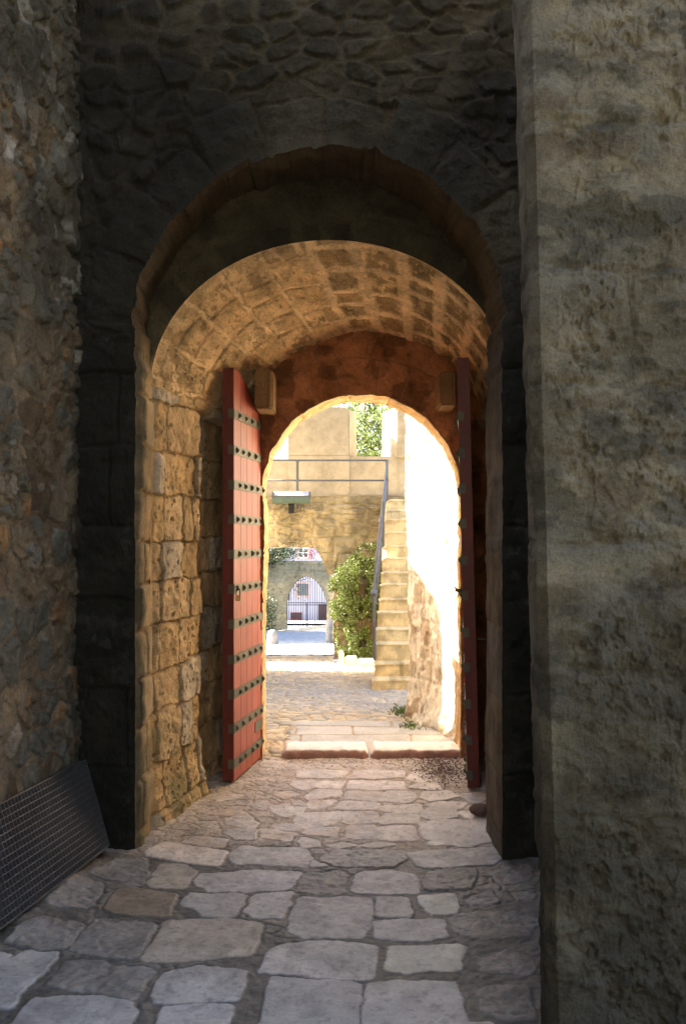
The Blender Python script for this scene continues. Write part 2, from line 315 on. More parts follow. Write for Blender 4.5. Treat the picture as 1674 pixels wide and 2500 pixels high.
c = mix(np.array((.27, .18, .095)), np.array((.21, .165, .11)), r1); c = mix(c, np.array((.05, .036, .02)), ss(1.9, 2.8, Pr[..., 2]) * .8)
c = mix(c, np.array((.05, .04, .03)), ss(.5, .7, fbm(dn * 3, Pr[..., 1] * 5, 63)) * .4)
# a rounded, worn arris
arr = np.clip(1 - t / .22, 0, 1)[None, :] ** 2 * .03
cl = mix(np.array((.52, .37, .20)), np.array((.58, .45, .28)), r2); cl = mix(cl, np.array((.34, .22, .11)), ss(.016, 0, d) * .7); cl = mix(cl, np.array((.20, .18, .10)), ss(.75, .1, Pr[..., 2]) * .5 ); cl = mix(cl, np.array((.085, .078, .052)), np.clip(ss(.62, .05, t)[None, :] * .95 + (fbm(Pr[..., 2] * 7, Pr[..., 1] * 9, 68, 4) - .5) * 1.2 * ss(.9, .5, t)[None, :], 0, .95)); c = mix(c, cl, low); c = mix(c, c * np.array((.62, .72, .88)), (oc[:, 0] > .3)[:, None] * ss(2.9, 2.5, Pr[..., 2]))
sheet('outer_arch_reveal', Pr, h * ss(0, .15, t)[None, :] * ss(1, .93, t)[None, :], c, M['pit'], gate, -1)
# recessed inner face with the passage arch
ic = outline(-1.075, .93, -.05, 2.45, 3.285, 120, 360); ic[:, 0] = np.where(ic[:, 1] < 2.9, np.minimum(ic[:, 0], .93), ic[:, 0])
Ri = arch_ring(ic, -.07, 2.45, -1.35, 1.3, 4.0, 110, 1.1); X, Z = Ri[..., 0], Ri[..., 1]
P = np.stack([X, np.full(X.shape, IN), Z], -1)
A = np.arctan2(Z - 1.9, X + .05); d, r1, r2 = ashlar(A * 1.45, np.hypot(X + .05, Z - 1.9), [0, 1.1, 1.27, 1.52, 1.8, 3], .16, .3, 23, .02)
h = ss(0, .03, d) * .012 + (fbm(X * 12, Z * 12, 24) - .5) * .02
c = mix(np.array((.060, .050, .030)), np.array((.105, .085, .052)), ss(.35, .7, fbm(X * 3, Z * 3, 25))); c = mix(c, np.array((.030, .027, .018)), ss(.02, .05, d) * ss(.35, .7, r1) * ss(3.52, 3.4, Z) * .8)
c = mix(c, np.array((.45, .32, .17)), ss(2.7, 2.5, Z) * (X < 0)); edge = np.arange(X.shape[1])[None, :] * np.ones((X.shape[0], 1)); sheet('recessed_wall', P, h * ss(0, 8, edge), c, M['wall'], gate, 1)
# passage: side walls and vault lofted from the inner face to the rear wall
RY = 6.45
def passage(t):                                          # outline at depth t (0 front, 1 rear)
    y = IN + (RY + .05 - IN) * t
    xl = -1.075 + .30 * t + .09 * t * t; xr = .93 + .09 * t; xvr = .93 + .02 * t; za = 3.285 - .15 * t
    return xl, xr, za
nt_ = 300; T = np.linspace(0, 1, nt_)
na = 620; TA = np.linspace(math.pi, 0, na)
Pv = np.zeros((na, nt_, 3))
for j, t in enumerate(T):
    xl, xr, za = passage(t); y = IN + (RY + .05 - IN) * t
    Pv[:, j, 0] = (xl + xr) / 2 + (xr - xl) / 2 * np.cos(TA); Pv[:, j, 1] = y if j else IN - .012; Pv[:, j, 2] = 2.45 + (za - 2.45) * np.sin(TA)
arc = (math.pi - TA)[:, None] / math.pi * 2.75 * np.ones((1, nt_)); dep = Pv[..., 1] - IN
# vault stones run in rings along the arch: rows by arc length, blocks along depth
d, r1, r2 = ashlar(dep + .02, arc, np.cumsum([-.4] + [.23, .25, .22, .26, .22, .24, .25, .22, .24, .23, .25, .22, .24, .23, .25]), .24, .40, 33, .02)
rs = ss(1.05, 1.5, arc)                                    # right-hand half: darker stones in pale wide mortar
mw = .016 + .022 * rs
h = ss(mw * .4, mw * 1.6, d + (fbm(dep * 20, arc * 20, 71, 3) - .5) * .03) * .016 * (1 - 1.5 * rs) + (fbm(dep * 9, arc * 16, 72, 5) - .5) * .016 + (fbm(dep * 3, arc * 3, 73, 2) - .5) * .03
pit = ss(.62, .72, fbm(dep * 22, arc * 40, 74, 3)); h = h - pit * .008
c0 = mix(np.array((.72, .50, .26)), np.array((.78, .58, .34)), r1); cd = mix(np.array((.20, .14, .07)), np.array((.42, .28, .13)), r2)
blot = ss(.50, .57, fbm(dep * 5 + 3, arc * 14, 75, 6, .62) + (r1 - .5) * .34 - .03 + .12 * rs); bl2 = ss(.40, .50, fbm(dep * 9, arc * 24, 79, 5, .6) + (r2 - .5) * .16)
c = mix(c0, cd, np.clip(blot * .62 + rs * .80 * bl2, 0, .95) * ss(mw * .5, mw * 1.5, d + (fbm(dep * 20, arc * 20, 71, 3) - .5) * .03))
c = mix(c, np.array((.82, .62, .38)), ss(mw * 1.2, mw * .4, d) * .8)
c = mix(c, c * .6, ss(.63, .68, fbm(dep * 6, arc * 22, 76, 4)) * .5)
sheet('vault', Pv, h * ss(0, .06, dep), c, M['wall'], gate, -1)
# side walls: deep weathered ashlar, pitted
def side(name, right):
    nz = 620; zz = np.linspace(-.05, 2.47, nz); P = np.zeros((nz, nt_, 3))
    for j, t in enumerate(T):                             # the walls step back behind the opened leaves
        xl, xr, za = passage(t); y = IN - .012 + (RY + .062 - IN) * t; pocket = ss(2.455, 2.43, zz)
        xv = xr + .11 * ss(5.22, 5.32, y) * pocket if right else xl - .10 * ss(5.57, 5.63, y) * pocket
        P[:, j] = np.stack([xv, np.full(nz, y), zz], 1)
    dep = P[..., 1] - IN + (1.0 if right else 0); Z = P[..., 2]
    Zs = Z + dep * -.02
    d, r1, r2 = ashlar(dep, Zs, [-.3, .07, .34, .62, .86, 1.13, 1.37, 1.60, 1.86, 2.12, 2.40, 2.7], .14, .36, 43 + right, .028)
    f1, f2, rid = vor(dep * 26 + fbm(dep * 9, Z * 9, 2) * 2, Z * 20, 47)
    pits = ss(.34, .12, f1) * ss(.55, .75, rid) * ss(.4, .55, fbm(dep * 5, Z * 5, 48))
    h = ss(-.002, .010, d + (fbm(dep * 25, Z * 25, 49, 3) - .5) * .016) * .018 + (r1 - .5) * .032 + (fbm(dep * 16, Z * 16, 44, 4) - .5) * .034 - pits * .022
    h = h - .03 * ss(.45, .05, Z) * fbm(dep * 4, Z * 4, 9) + .05 * ss(.35, -.05, Z)
    fe = ss(.0, .05, P[..., 1] - IN); h = h * fe
    c = mix(np.array((.66, .45, .22)), np.array((.72, .53, .31)), r2); c = mix(c, np.array((.66, .56, .42)), ss(.78, .8, r1))
    c = mix(c, np.array((.34, .21, .09)), pits * .7); c = mix(c, np.array((.40, .26, .12)), ss(.016, .0, d) * .7)
    c = mix(c, np.array((.28, .26, .13)), ss(.75, .1, Z) * ss(.35, .65, fbm(dep * 3 + 4, Z * 4, 66)) * .75 * ss(1.0, .2, dep if not right else dep - 1))
    c = mix(c, c * .75, ss(.5, .62, fbm(dep * 2.5, Z * 2, 67)))
    sheet(name, P, h, c, M['pit'], gate, -1 if right else 1)
side('side_wall', 0); side('side_wall', 1)
# rear wall with the inner, lower arch
rc = outline(-.604, .872, -.05, 1.944, 2.69, 200, 320)
a_ = np.arctan2(rc[:, 1] - 1.944, rc[:, 0] - .134); dd = rc - np.array([.134, 1.944]); dd = dd / np.linalg.norm(dd, axis=1, keepdims=True); dd[rc[:, 1] < 1.944, 1] = 0
lft = (rc[:, 0] < 0) & (rc[:, 1] < 1.944)
blk = (hsh(np.floor(rc[:, 1] / .31 + .3), rc[:, 1] * 0, 5) - .6) * .035 * lft
rc = rc + dd * ((fbm(a_ * 7, a_ * 0, 81, 5) - .5) * .018 + (fbm(rc[:, 1] * 7, a_ * 0, 82, 5) - .5) * .03 * (rc[:, 1] < 1.95) + blk)[:, None]
Rr = arch_ring(rc, .134, 1.944, -1.0, 1.25, 3.5, 150, 1.0); X, Z = Rr[..., 0], Rr[..., 1]
P = np.stack([X, np.full(X.shape, RY), Z], -1)
A = np.arctan2(Z - 1.944, X - .134); RR = np.hypot(X - .134, Z - 1.944); d, r1, r2 = ashlar(A * 1.1, RR, [0, 1.02, 1.6], .24, .5, 83, .012)
h = ss(0, .02, d) * .012 + (r1 - .5) * .015 + (fbm(X * 18, Z * 18, 84, 4) - .5) * .03
c = mix(np.array((.40, .17, .07)), np.array((.52, .24, .11)), r2); c = mix(c, np.array((.14, .06, .03)), ss(.5, .62, fbm(X * 7, Z * 7, 85)) * .6); c = mix(c, np.array((.42, .22, .11)), ss(.02, .005, d) * .5)
sheet('rear_wall', P, h, c, M['wall'], gate, 1)
nn = 60; t = np.linspace(0, 1, nn); Pr = np.zeros((len(rc), nn, 3)); Pr[..., 0] = rc[:, None, 0]; Pr[..., 2] = rc[:, None, 1]; Pr[..., 1] = RY + .36 * t[None, :]
dn = np.concatenate([[0], np.cumsum(np.linalg.norm(np.diff(rc, axis=0), axis=1))])[:, None] * np.ones((1, nn))
d, r1, r2 = ashlar(dn, Pr[..., 1], [6, 7], .28, .42, 87, .01)
h = ss(0, .015, d) * .006 + (fbm(dn * 14, Pr[..., 1] * 14, 88, 4) - .5) * .014
c = mix(np.array((.70, .46, .22)), np.array((.76, .53, .28)), r1); c = mix(c, np.array((.40, .22, .10)), ss(.58, .66, fbm(dn * 16, Pr[..., 1] * 16, 89)) * .6)
sheet('rear_arch_reveal', Pr, h, c, M['pit'], gate, -1)
Ro = arch_ring(rc, .134, 1.944, -4.2, 2.2, 6.2, 60, 1.3); X, Z = Ro[..., 0], Ro[..., 1]
P = np.stack([X, np.full(X.shape, RY + .36), Z], -1); h = (fbm(X * 6, Z * 6, 91) - .5) * .04; c = mix(np.array((.45, .36, .22)), np.array((.52, .43, .28)), fbm(X * 3, Z * 3, 92))
sheet('courtyard_face', P, h, c, M['wall'], gate, -1, (0, 14, 2))
mb = MB(); mb.box(-1.7, 1.65, 4.72, 6.72, 3.75, 6.15); mb.box(-1.7, -1.15, 5.0, 6.72, -.1, 3.74); mb.box(1.15, 1.65, 4.72, 6.72, -.1, 3.74); mb.box(-4.1, -1.701, 4.7, 6.7, -.1, 6.14)
mb.build('masonry_core', M['ledge'], gate)
# corbels that carry the door pivots
for (xa, xb, pa, pb) in ((-.615, -.487, 903, 998), (.675, .80, 906, 990)):
    z1 = EYE - (pa - HY) * 6.12 / F; z0 = EYE - (pb - HY) * 6.12 / F
    mb = MB(); mb.prism([(xa, 6.10, z1), (xb - .03, 6.10, z1), (xb, 6.13, z1), (xb, 6.47, z1), (xa, 6.47, z1)], (0, 0, z0 - z1)); mb.build('corbel', M['corb'], gate, bevel=.012)

# ------------------------------------------------------------------ the rubble wall on the left and the pier on the right
def plan_wall(name, path, zs, fn, m, label, cat, flip=1, lean=None):
    path = np.array(path); seg = np.concatenate([[0], np.cumsum(np.linalg.norm(np.diff(path, axis=0), axis=1))])
    P = np.zeros((len(path), len(zs), 3)); P[..., 0] = path[:, None, 0]; P[..., 1] = path[:, None, 1]; P[..., 2] = zs[None, :]
    if lean is not None: P[..., 0] += lean(P)
    U = seg[:, None] * np.ones((1, len(zs))); h, c = fn(U, P[..., 2]); o = sheet(name, P, h, c, m, None, flip); tag(o, label, cat); return o
def line(a, b, n): t = np.linspace(0, 1, n, endpoint=False)[:, None]; return np.array(a) * (1 - t) + np.array(b) * t
zs = np.concatenate([np.linspace(-.05, 4.5, 700), np.linspace(4.55, 6.0, 20)])
def rub(U, Z):
    wx = U + (fbm(U * 12, Z * 12, 101, 4) - .5) * .05; wz = Z + (fbm(U * 12 + 5, Z * 12, 102, 4) - .5) * .05
    e1, i1, t1, q1 = vtilt(wx * 5.8, wz * 5.2, 103); e2, i2, t2, q2 = vtilt(wx * 11, wz * 10, 104); sm = ss(.56, .64, vn(U * 3, Z * 2.6, 105))
    e = e1 * (1 - sm) + e2 * sm; rid = np.where(sm > .5, i2, i1); tl = t1 * (1 - sm) * .07 + t2 * sm * .05; q = np.where(sm > .5, q2, q1)
    cut = .05 + .22 * q                                       # how far the mortar laps over each stone
    mk = ss(cut, cut + .09, e)
    sp = fbm(U * 6, Z * 6, 115, 5, .6); h = mk * (.016 + tl * .7 + (rid - .5) * .014) - .008 * ss(.52, .53, sp) + (fbm(U * 22, Z * 22, 106, 5) - .5) * .022 + (fbm(U * 60, Z * 60, 112, 2) - .5) * .006 + (fbm(U * 2, Z * 2, 107, 2) - .5) * .04 - .01
    c = mix(np.array((.215, .17, .115)), np.array((.13, .128, .108)), ss(.3, .55, rid)); c = mix(c, np.array((.27, .165, .08)), ss(.86, .93, rid)); c = mix(c, np.array((.36, .33, .29)), ss(.03, .02, rid)); c = mix(c, np.array((.10, .075, .05)), ss(.16, .14, rid) * ss(.04, .05, rid))
    c = mix(np.array((.215, .172, .12)) * (.75 + .5 * fbm(U * 9, Z * 9, 114))[..., None], c, mk); c = mix(c, c * .45, ss(.0, .05, np.abs(e - cut - .015)) * 0 + ss(.035, .0, np.abs(e - cut - .02)) * .7)
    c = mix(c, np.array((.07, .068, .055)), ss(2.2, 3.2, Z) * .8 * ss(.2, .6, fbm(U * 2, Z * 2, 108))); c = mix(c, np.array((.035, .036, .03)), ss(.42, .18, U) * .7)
    lich = ss(.62, .7, fbm(U * 14, Z * 14, 109, 3)) * ss(.5, .6, fbm(U * 3, Z * 3, 110)); c = mix(c, np.array((.30, .30, .28)), lich * .5)
    return h, c
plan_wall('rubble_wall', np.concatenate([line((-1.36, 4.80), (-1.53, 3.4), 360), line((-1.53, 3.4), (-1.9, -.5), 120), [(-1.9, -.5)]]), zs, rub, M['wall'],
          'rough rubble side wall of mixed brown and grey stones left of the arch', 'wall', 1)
def pierfn(U, Z):
    damp = .35 + .65 * ss(1.98, 2.12, U)
    d, r1, r2 = ashlar(U + .12, Z, [-.4, .33, .78, 1.22, 1.60, 2.06, 2.40, 2.83, 3.3, 9], .5, .75, 121, .02)
    rough = ss(.42, .6, fbm(U * 3.2, Z * 3.2, 122, 3))
    h = ss(0, .02, d + (fbm(U * 20, Z * 20, 131, 3) - .5) * .03) * .011 * ss(.30, .5, fbm(U * 4, Z * 4, 132, 2)) + (r1 - .5) * .010 + (fbm(U * 7, Z * 12, 123, 6, .6) - .5) * .026 + (fbm(U * 26, Z * 26, 124, 5) - .5) * .024 * (0.3 + rough) - ss(.58, .68, fbm(U * 30, Z * 30, 129, 3)) * .008 * (.2 + rough)
    sp = fbm(U * 3.4 + 3, Z * 4.2, 133, 6, .58); h = h - .005 * ss(.50, .515, sp) - .005 * ss(.585, .60, sp) - .002 * ss(.43, .422, fbm(U * 5 + 8, Z * 6, 134, 6, .6))
    g = fbm(U * 4, Z * 2.5, 125, 5)
    c = mix(np.array((.112, .101, .073)), np.array((.172, .156, .114)), ss(.35, .65, g)); c = mix(c, np.array((.132, .126, .105)), ss(.5, .65, fbm(U * 4 + 9, Z * 5, 126, 4)) * .7)
    c = mix(c, np.array((.034, .034, .029)), ss(.54, .66, fbm(U * 5 + 2, Z * 9, 127, 7, .65)) * .6); c = mix(c, np.array((.082, .064, .040)), ss(.6, .7, fbm(U * 5 + 31, Z * 8, 128, 4)) * .6)
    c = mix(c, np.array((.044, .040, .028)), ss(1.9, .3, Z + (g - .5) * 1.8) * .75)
    return h * damp, c
PX = .63; PYF = 2.55
zs = np.concatenate([np.linspace(-.05, 3.4, 640), np.linspace(3.45, 6.5, 20)])
plan_wall('stone_pier', np.concatenate([line((1.35, 4.40), (.72, 2.95), 30), line((.72, 2.95), (.622, 2.74), 20), line((.622, 2.74), (.616, 2.60), 40), line((.616, 2.60), (.637, 2.558), 20), line((.637, 2.558), (1.25, PYF), 260), line((1.25, PYF), (4.0, 2.5), 20), [(4.0, 2.5)]]), zs, pierfn, M['pit'],
          'massive pale grey stone pier at the right in front of the arch', 'pier', 1, lambda P: -.027 * (P[..., 2]))
mb = MB(); mb.box(1.30, 4, 2.66, 4.35, -.1, 6.4); mb.build('pier_core', M['ledge'], bpy.data.objects['stone_pier'])
mb = MB(); mb.prism([(-1.75, 4.7, -.1), (-1.95, 3.4, -.1), (-2.3, -.5, -.1), (-4, -.5, -.1), (-4, 4.7, -.1)], (0, 0, 6.05)); mb.build('wall_core', M['ledge'], bpy.data.objects['rubble_wall'])
# unseen wall behind the viewer, added to cut sky light on the front
mb = MB(); mb.box(-6, 6, -5.2, -4.2, -.1, 12.0); o = mb.build('yard_wall', M['greywall']); tag(o, 'plain grey stone wall closing the yard behind the viewer', 'wall')

# ------------------------------------------------------------------ passage and forecourt paving (stones traced on the ground plane)
A4 = lambda l: [(x / 1.96, 1700 + y / 1.96) for x, y in l]
B5 = lambda l: [(700 + x / 1.96, 1800 + y / 1.96) for x, y in l]
# colour key: g grey, w warm beige, p pinkish, d dark rough, y pale yellow, b brown
ST = [('p', A4([(690,745),(780,695),(1090,735),(1040,805),(900,790),(710,765)])), ('g', A4([(1110,740),(1150,715),(1460,722),(1490,765),(1475,808),(1110,790)])),
 ('w', A4([(710,880),(770,800),(880,798),(935,830),(885,910),(730,905)])), ('g', A4([(930,880),(960,840),(1280,828),(1435,830),(1385,918),(1010,922)])),
 ('b', A4([(500,1000),(560,925),(640,912),(845,945),(795,1050),(560,1030)])), ('g', A4([(865,985),(910,935),(1180,935),(1115,1052),(970,1045),(930,1005)])),
 ('g', A4([(1170,1025),(1215,945),(1395,930),(1350,1055),(1215,1050)])), ('w', A4([(680,1250),(795,1065),(1090,1058),(1250,1080),(1205,1225),(870,1250)])),
 ('d', A4([(340,1200),(470,1055),(740,1080),(650,1245),(480,1235)])), ('d', A4([(220,1370),(330,1250),(740,1290),(650,1430),(400,1395)])),
 ('g', A4([(740,1400),(775,1310),(960,1275),(1180,1300),(1135,1430),(870,1445),(740,1440)])), ('g', A4([(50,1568),(150,1440),(420,1420),(620,1445),(655,1500),(600,1600),(560,1700),(-20,1700)])),
 ('g', A4([(745,1568),(775,1470),(950,1455),(1105,1460),(1085,1600),(735,1640)])), ('g', A4([(0,1270),(140,1205),(275,1215),(210,1300),(100,1400),(40,1480),(-60,1470)])), ('g', A4([(-60,1215),(0,1215),(45,1225),(0,1265),(-60,1290)])),
 ('d', A4([(600,890),(680,862),(690,890),(640,905)])), ('d', A4([(420,850),(560,775),(690,770),(710,850),(600,875)])), ('d', A4([(180,960),(330,870),(500,890),(430,1000),(250,1010)])), ('d', A4([(30,1160),(180,1060),(400,1080),(330,1190),(150,1190)])),
 ('w', A4([(1085,590),(1160,548),(1225,600),(1200,625),(1100,610)])), ('g', A4([(1075,630),(1220,630),(1215,680),(1130,680),(1080,650)])), ('p', A4([(1245,625),(1415,655),(1380,690),(1260,665)])),
 ('p', A4([(1310,605),(1430,600),(1415,635),(1320,630)])), ('w', A4([(1200,520),(1270,498),(1300,515),(1240,540)])), ('p', A4([(1290,530),(1380,500),(1450,510),(1440,545),(1370,565),(1310,545)])),
 ('p', A4([(1400,400),(1500,400),(1520,425),(1450,448),(1390,420)])), ('w', A4([(985,470),(1080,448),(1160,470),(1050,495)])), ('w', A4([(860,690),(960,665),(1090,680),(1060,715)])), ('w', A4([(1010,560),(1120,520),(1180,530),(1090,570)])), ('w', A4([(1310,470),(1380,450),(1420,465),(1360,490)])),
 ('g', B5([(115,610),(125,580),(200,608)])), ('d', B5([(160,575),(230,530),(560,540),(565,580),(500,615),(240,610)])), ('g', B5([(580,550),(620,540),(1000,515),(1040,560),(980,595),(640,615)])),
 ('d', B5([(50,740),(80,640),(280,630),(275,745)])), ('g', B5([(320,735),(330,640),(480,628),(620,655),(620,740)])), ('d', B5([(645,680),(690,635),(800,615),(905,625),(900,660),(870,720),(660,720)])),
 ('g', B5([(5,910),(50,765),(260,758),(400,770),(405,830),(390,900),(350,955),(80,945)])), ('g', B5([(430,850),(435,762),(590,765),(605,855)])), ('y', B5([(630,750),(800,742),(822,800),(800,830),(680,835)])),
 ('g', B5([(418,870),(740,860),(758,940),(690,958),(430,950)])), ('g', B5([(-142,1114),(-82,994),(8,969),(200,968),(430,990),(420,1060),(400,1142),(0,1120)])), ('y', B5([(470,1100),(495,985),(840,985),(828,1095),(560,1118)])),
 ('g', B5([(-160,1450),(-72,1144),(0,1146),(300,1155),(350,1175),(350,1240),(300,1450)])), ('g', B5([(350,1450),(370,1300),(400,1160),(800,1155),(830,1230),(855,1372),(870,1450)])), ('g', B5([(870,1360),(980,1365),(1000,1450),(870,1450)])),
 ('d', B5([(850,765),(980,725),(1010,780),(900,805)])), ('d', B5([(780,860),(860,825),(1100,830),(1200,870),(1150,930),(940,960),(850,940),(790,900)])), ('d', B5([(920,1200),(1000,1165),(1150,1170),(1180,1330),(1050,1350),(930,1290)])), ('d', B5([(975,640),(1060,610),(1160,620),(1170,680),(1030,700)])), ('d', B5([(915,1050),(1050,1010),(1180,1040),(1170,1120),(950,1100)])),
 ('g', B5([(635,400),(740,385),(970,400),(1000,480),(850,515),(660,475)])), ('g', B5([(640,345),(700,325),(810,335),(808,375),(700,385),(640,370)])), ('p', B5([(430,480),(440,420),(600,415),(625,480),(560,488)])), ('g', B5([(290,470),(300,415),(425,415),(420,480)])),
 ('p', B5([(270,395),(275,350),(420,355),(432,400),(300,408)])), ('p', B5([(445,385),(480,360),(620,362),(625,400),(450,408)])), ('p', B5([(450,330),(640,312),(635,355),(560,358),(450,345)])), ('p', B5([(230,335),(260,305),(435,310),(425,342)])),
 ('g', B5([(450,270),(480,250),(600,255),(618,285),(590,305),(450,305)])), ('p', B5([(280,290),(300,248),(460,255),(430,305)])), ('p', B5([(85,280),(150,248),(255,245),(260,270),(110,298)])), ('p', B5([(645,255),(780,252),(820,280),(690,300),(645,285)])),
 ('p', B5([(590,235),(640,210),(720,215),(735,245)])), ('p', B5([(290,235),(300,200),(550,205),(560,240),(380,240)])), ('p', B5([(290,190),(330,155),(550,152),(555,185),(440,192)])), ('p', B5([(45,185),(60,150),(280,152),(270,180),(160,190)])),
 ('p', B5([(575,185),(600,160),(680,160),(720,185),(640,210)])), ('g', B5([(820,270),(900,262),(980,290),(900,310)])), ('p', B5([(660,315),(740,300),(850,305),(840,330),(720,328)])), ('g', B5([(815,350),(930,340),(990,400),(900,395)])),
 ('p', B5([(75,460),(100,430),(250,425),(230,465)])), ('p', B5([(60,500),(80,480),(150,490),(155,515),(80,525)])), ('p', B5([(680,490),(780,485),(780,500),(680,502)])), ('p', B5([(100,330),(110,300),(235,298),(160,335)])), ('p', B5([(0,310),(60,298),(85,320),(0,360)])),
 ('p', B5([(40,395),(60,355),(265,350),(220,405),(90,430),(45,420)])), ('p', B5([(110,225),(180,205),(270,205),(250,235),(150,240)])), ('w', B5([(190,510),(280,495),(330,510),(240,522)])), ('w', B5([(340,512),(430,498),(520,505),(440,522)]))]
def poly_sd(X, Y, poly):
    d = np.full(X.shape, 1e9); s = np.ones(X.shape); n = len(poly)
    for i in range(n):
        ax, ay = poly[i]; bx, by = poly[i - 1]; ex, ey = bx - ax, by - ay; wx, wy = X - ax, Y - ay
        t = np.clip((wx * ex + wy * ey) / (ex * ex + ey * ey), 0, 1); d = np.minimum(d, (wx - ex * t) ** 2 + (wy - ey * t) ** 2)
        c1 = Y >= ay; c2 = Y < by; c3 = ex * wy > ey * wx
        s = np.where((c1 & c2 & c3) | (~c1 & ~c2 & ~c3), -s, s)
    return s * np.sqrt(d)
xs = np.linspace(-2.0, 1.35, 520); ys = np.concatenate([np.linspace(-2, 2.6, 12), np.linspace(2.7, 6.52, 720)])
X, Y = np.meshgrid(xs, ys, indexing='ij')
WX = X + (fbm(X * 16, Y * 16, 201, 3) - .5) * .030; WY = Y + (fbm(X * 16 + 7, Y * 16, 202, 3) - .5) * .030
SDm = np.full(X.shape, 9.0); ID = np.full(X.shape, -1)
for k, (kc, pl) in enumerate(ST):
    g = [((px - HX) * EYE / (py - HY), EYE * F / (py - HY)) for px, py in pl]
    gx = [p[0] for p in g]; gy = [p[1] for p in g]; m_ = (X > min(gx) - .1) & (X < max(gx) + .1) & (Y > min(gy) - .1) & (Y < max(gy) + .1)
    if not m_.any(): continue
    # Chaikin-smooth the outline a little so the corners are worn
    for _ in range(1):
        q = []
        for i in range(len(g)):
            a, b_ = g[i], g[(i + 1) % len(g)]; q += [(a[0]*.93 + b_[0]*.07, a[1]*.93 + b_[1]*.07), (a[0]*.07 + b_[0]*.93, a[1]*.07 + b_[1]*.93)]
        g = q
    sd = poly_sd(WX[m_], WY[m_], g); cur = SDm[m_]; up = sd < cur; cur[up] = sd[up]; SDm[m_] = cur; ii = ID[m_]; ii[up] = k; ID[m_] = ii
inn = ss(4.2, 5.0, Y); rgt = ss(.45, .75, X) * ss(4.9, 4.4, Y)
SDm = SDm - .009 - .005 * inn; stonem = ss(.004, -.003, SDm); rough_id = np.array([1.0 if s_[0] == 'd' else 0 for s_ in ST])[ID.clip(0)]
pal = dict(g=(.385, .378, .378), w=(.39, .355, .31), p=(.62, .56, .51), d=(.215, .205, .195), y=(.44, .44, .40), b=(.24, .195, .15))
rndc = hsh(ID, ID * 0, 3)[..., None]; cs = np.array([pal[s_[0]] for s_ in ST])[ID.clip(0)] * (.88 + .24 * rndc)
e_f, rid, tl_, q_ = vtilt(WX * (7 + 4 * (1 - 1)), WY * 9, 205); f1 = e_f * 0; f2 = e_f                   # small packing stones and grit between the slabs
fill = ss(.05, .10, f2 - f1) * np.maximum(ss(.46, .56, fbm(X * 3, Y * 3, 206, 3)), ss(.35, .45, fbm(X * 3, Y * 3, 206, 3)) * inn) * ss(.006, .016, SDm)
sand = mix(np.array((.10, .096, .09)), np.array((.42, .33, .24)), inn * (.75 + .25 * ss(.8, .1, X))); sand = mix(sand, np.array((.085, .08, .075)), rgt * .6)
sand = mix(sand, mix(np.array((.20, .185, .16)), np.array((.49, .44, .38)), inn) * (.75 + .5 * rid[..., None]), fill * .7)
spk = ss(.66, .70, fbm(X * 45, Y * 45, 207, 2)); sand = mix(sand, sand * .45, spk * .6)
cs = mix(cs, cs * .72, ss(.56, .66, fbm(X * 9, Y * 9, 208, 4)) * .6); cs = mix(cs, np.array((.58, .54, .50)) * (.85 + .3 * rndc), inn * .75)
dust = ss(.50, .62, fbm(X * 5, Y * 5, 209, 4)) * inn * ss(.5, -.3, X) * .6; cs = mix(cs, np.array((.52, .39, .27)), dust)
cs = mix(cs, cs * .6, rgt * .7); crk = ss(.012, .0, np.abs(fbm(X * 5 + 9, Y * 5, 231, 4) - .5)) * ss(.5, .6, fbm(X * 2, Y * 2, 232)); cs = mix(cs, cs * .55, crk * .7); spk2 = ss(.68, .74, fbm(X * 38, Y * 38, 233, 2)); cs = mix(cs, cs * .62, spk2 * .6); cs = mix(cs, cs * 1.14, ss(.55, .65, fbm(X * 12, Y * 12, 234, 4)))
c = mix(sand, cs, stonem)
h = stonem * (.004 + (hsh(ID, ID * 0, 9) - .5) * .005) + stonem * .002
h = h + (fbm(X * 4, Y * 4, 210, 3) - .5) * .020 + stonem * (fbm(X * 34, Y * 34, 211, 4) - .5) * (.005 + .010 * rough_id) + fill * .005 * (1 - stonem) + (1 - stonem) * (fbm(X * 50, Y * 50, 212, 2) - .5) * .008
h = h + (.05 + .06 * fbm(X * 8, Y * 8, 213)) * ss(-1.12, -1.45, X) * ss(3.2, 4.4, Y) + .02 * ss(.75, 1.0, X)
h = h - .012
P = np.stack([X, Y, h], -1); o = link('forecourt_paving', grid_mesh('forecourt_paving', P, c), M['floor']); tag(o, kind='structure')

# ------------------------------------------------------------------ courtyard ground: flagstones by the gate, cobbles beyond
xs = np.linspace(-3.2, 2.2, 540); ys = np.concatenate([np.linspace(6.46, 8.2, 230), np.linspace(8.21, 17.2, 550)]); X, Y = np.meshgrid(xs, ys, indexing='ij')
d, r1, r2 = ashlar(X, Y, [6.2, 6.5, 6.79, 7.04, 7.34, 7.58, 7.9], .45, 1.0, 221, .015)
flag = ss(.0, .02, 7.56 - Y - .0 * X) * ss(-.52, -.48, X + (vn(Y * 3, Y * 0, 2) - .5) * .25)
WX = X + (fbm(X * 5, Y * 5, 222) - .5) * .16; WY = Y + (fbm(X * 5, Y * 5 + 8, 223) - .5) * .12
f1, f2, rid = vor(WX * 9, WY * 14, 224, .9); e = f2 - f1
hc = ss(.04, .4, e) * .020 + (rid - .5) * .012; cc = mix(np.array((.45, .38, .28)), np.array((.35, .33, .30)), ss(.45, .8, rid)); cc = mix(cc, np.array((.53, .45, .34)), ss(.3, .1, rid)); cc = mix(cc, np.array((.42, .29, .17)), ss(.14, .04, e))
hf = ss(0, .012, d) * .014 + (r1 - .5) * .01; cf = mix(np.array((.37, .36, .34)), np.array((.43, .41, .38)), r2); cf = mix(cf, np.array((.35, .25, .15)), ss(.010, .003, d))
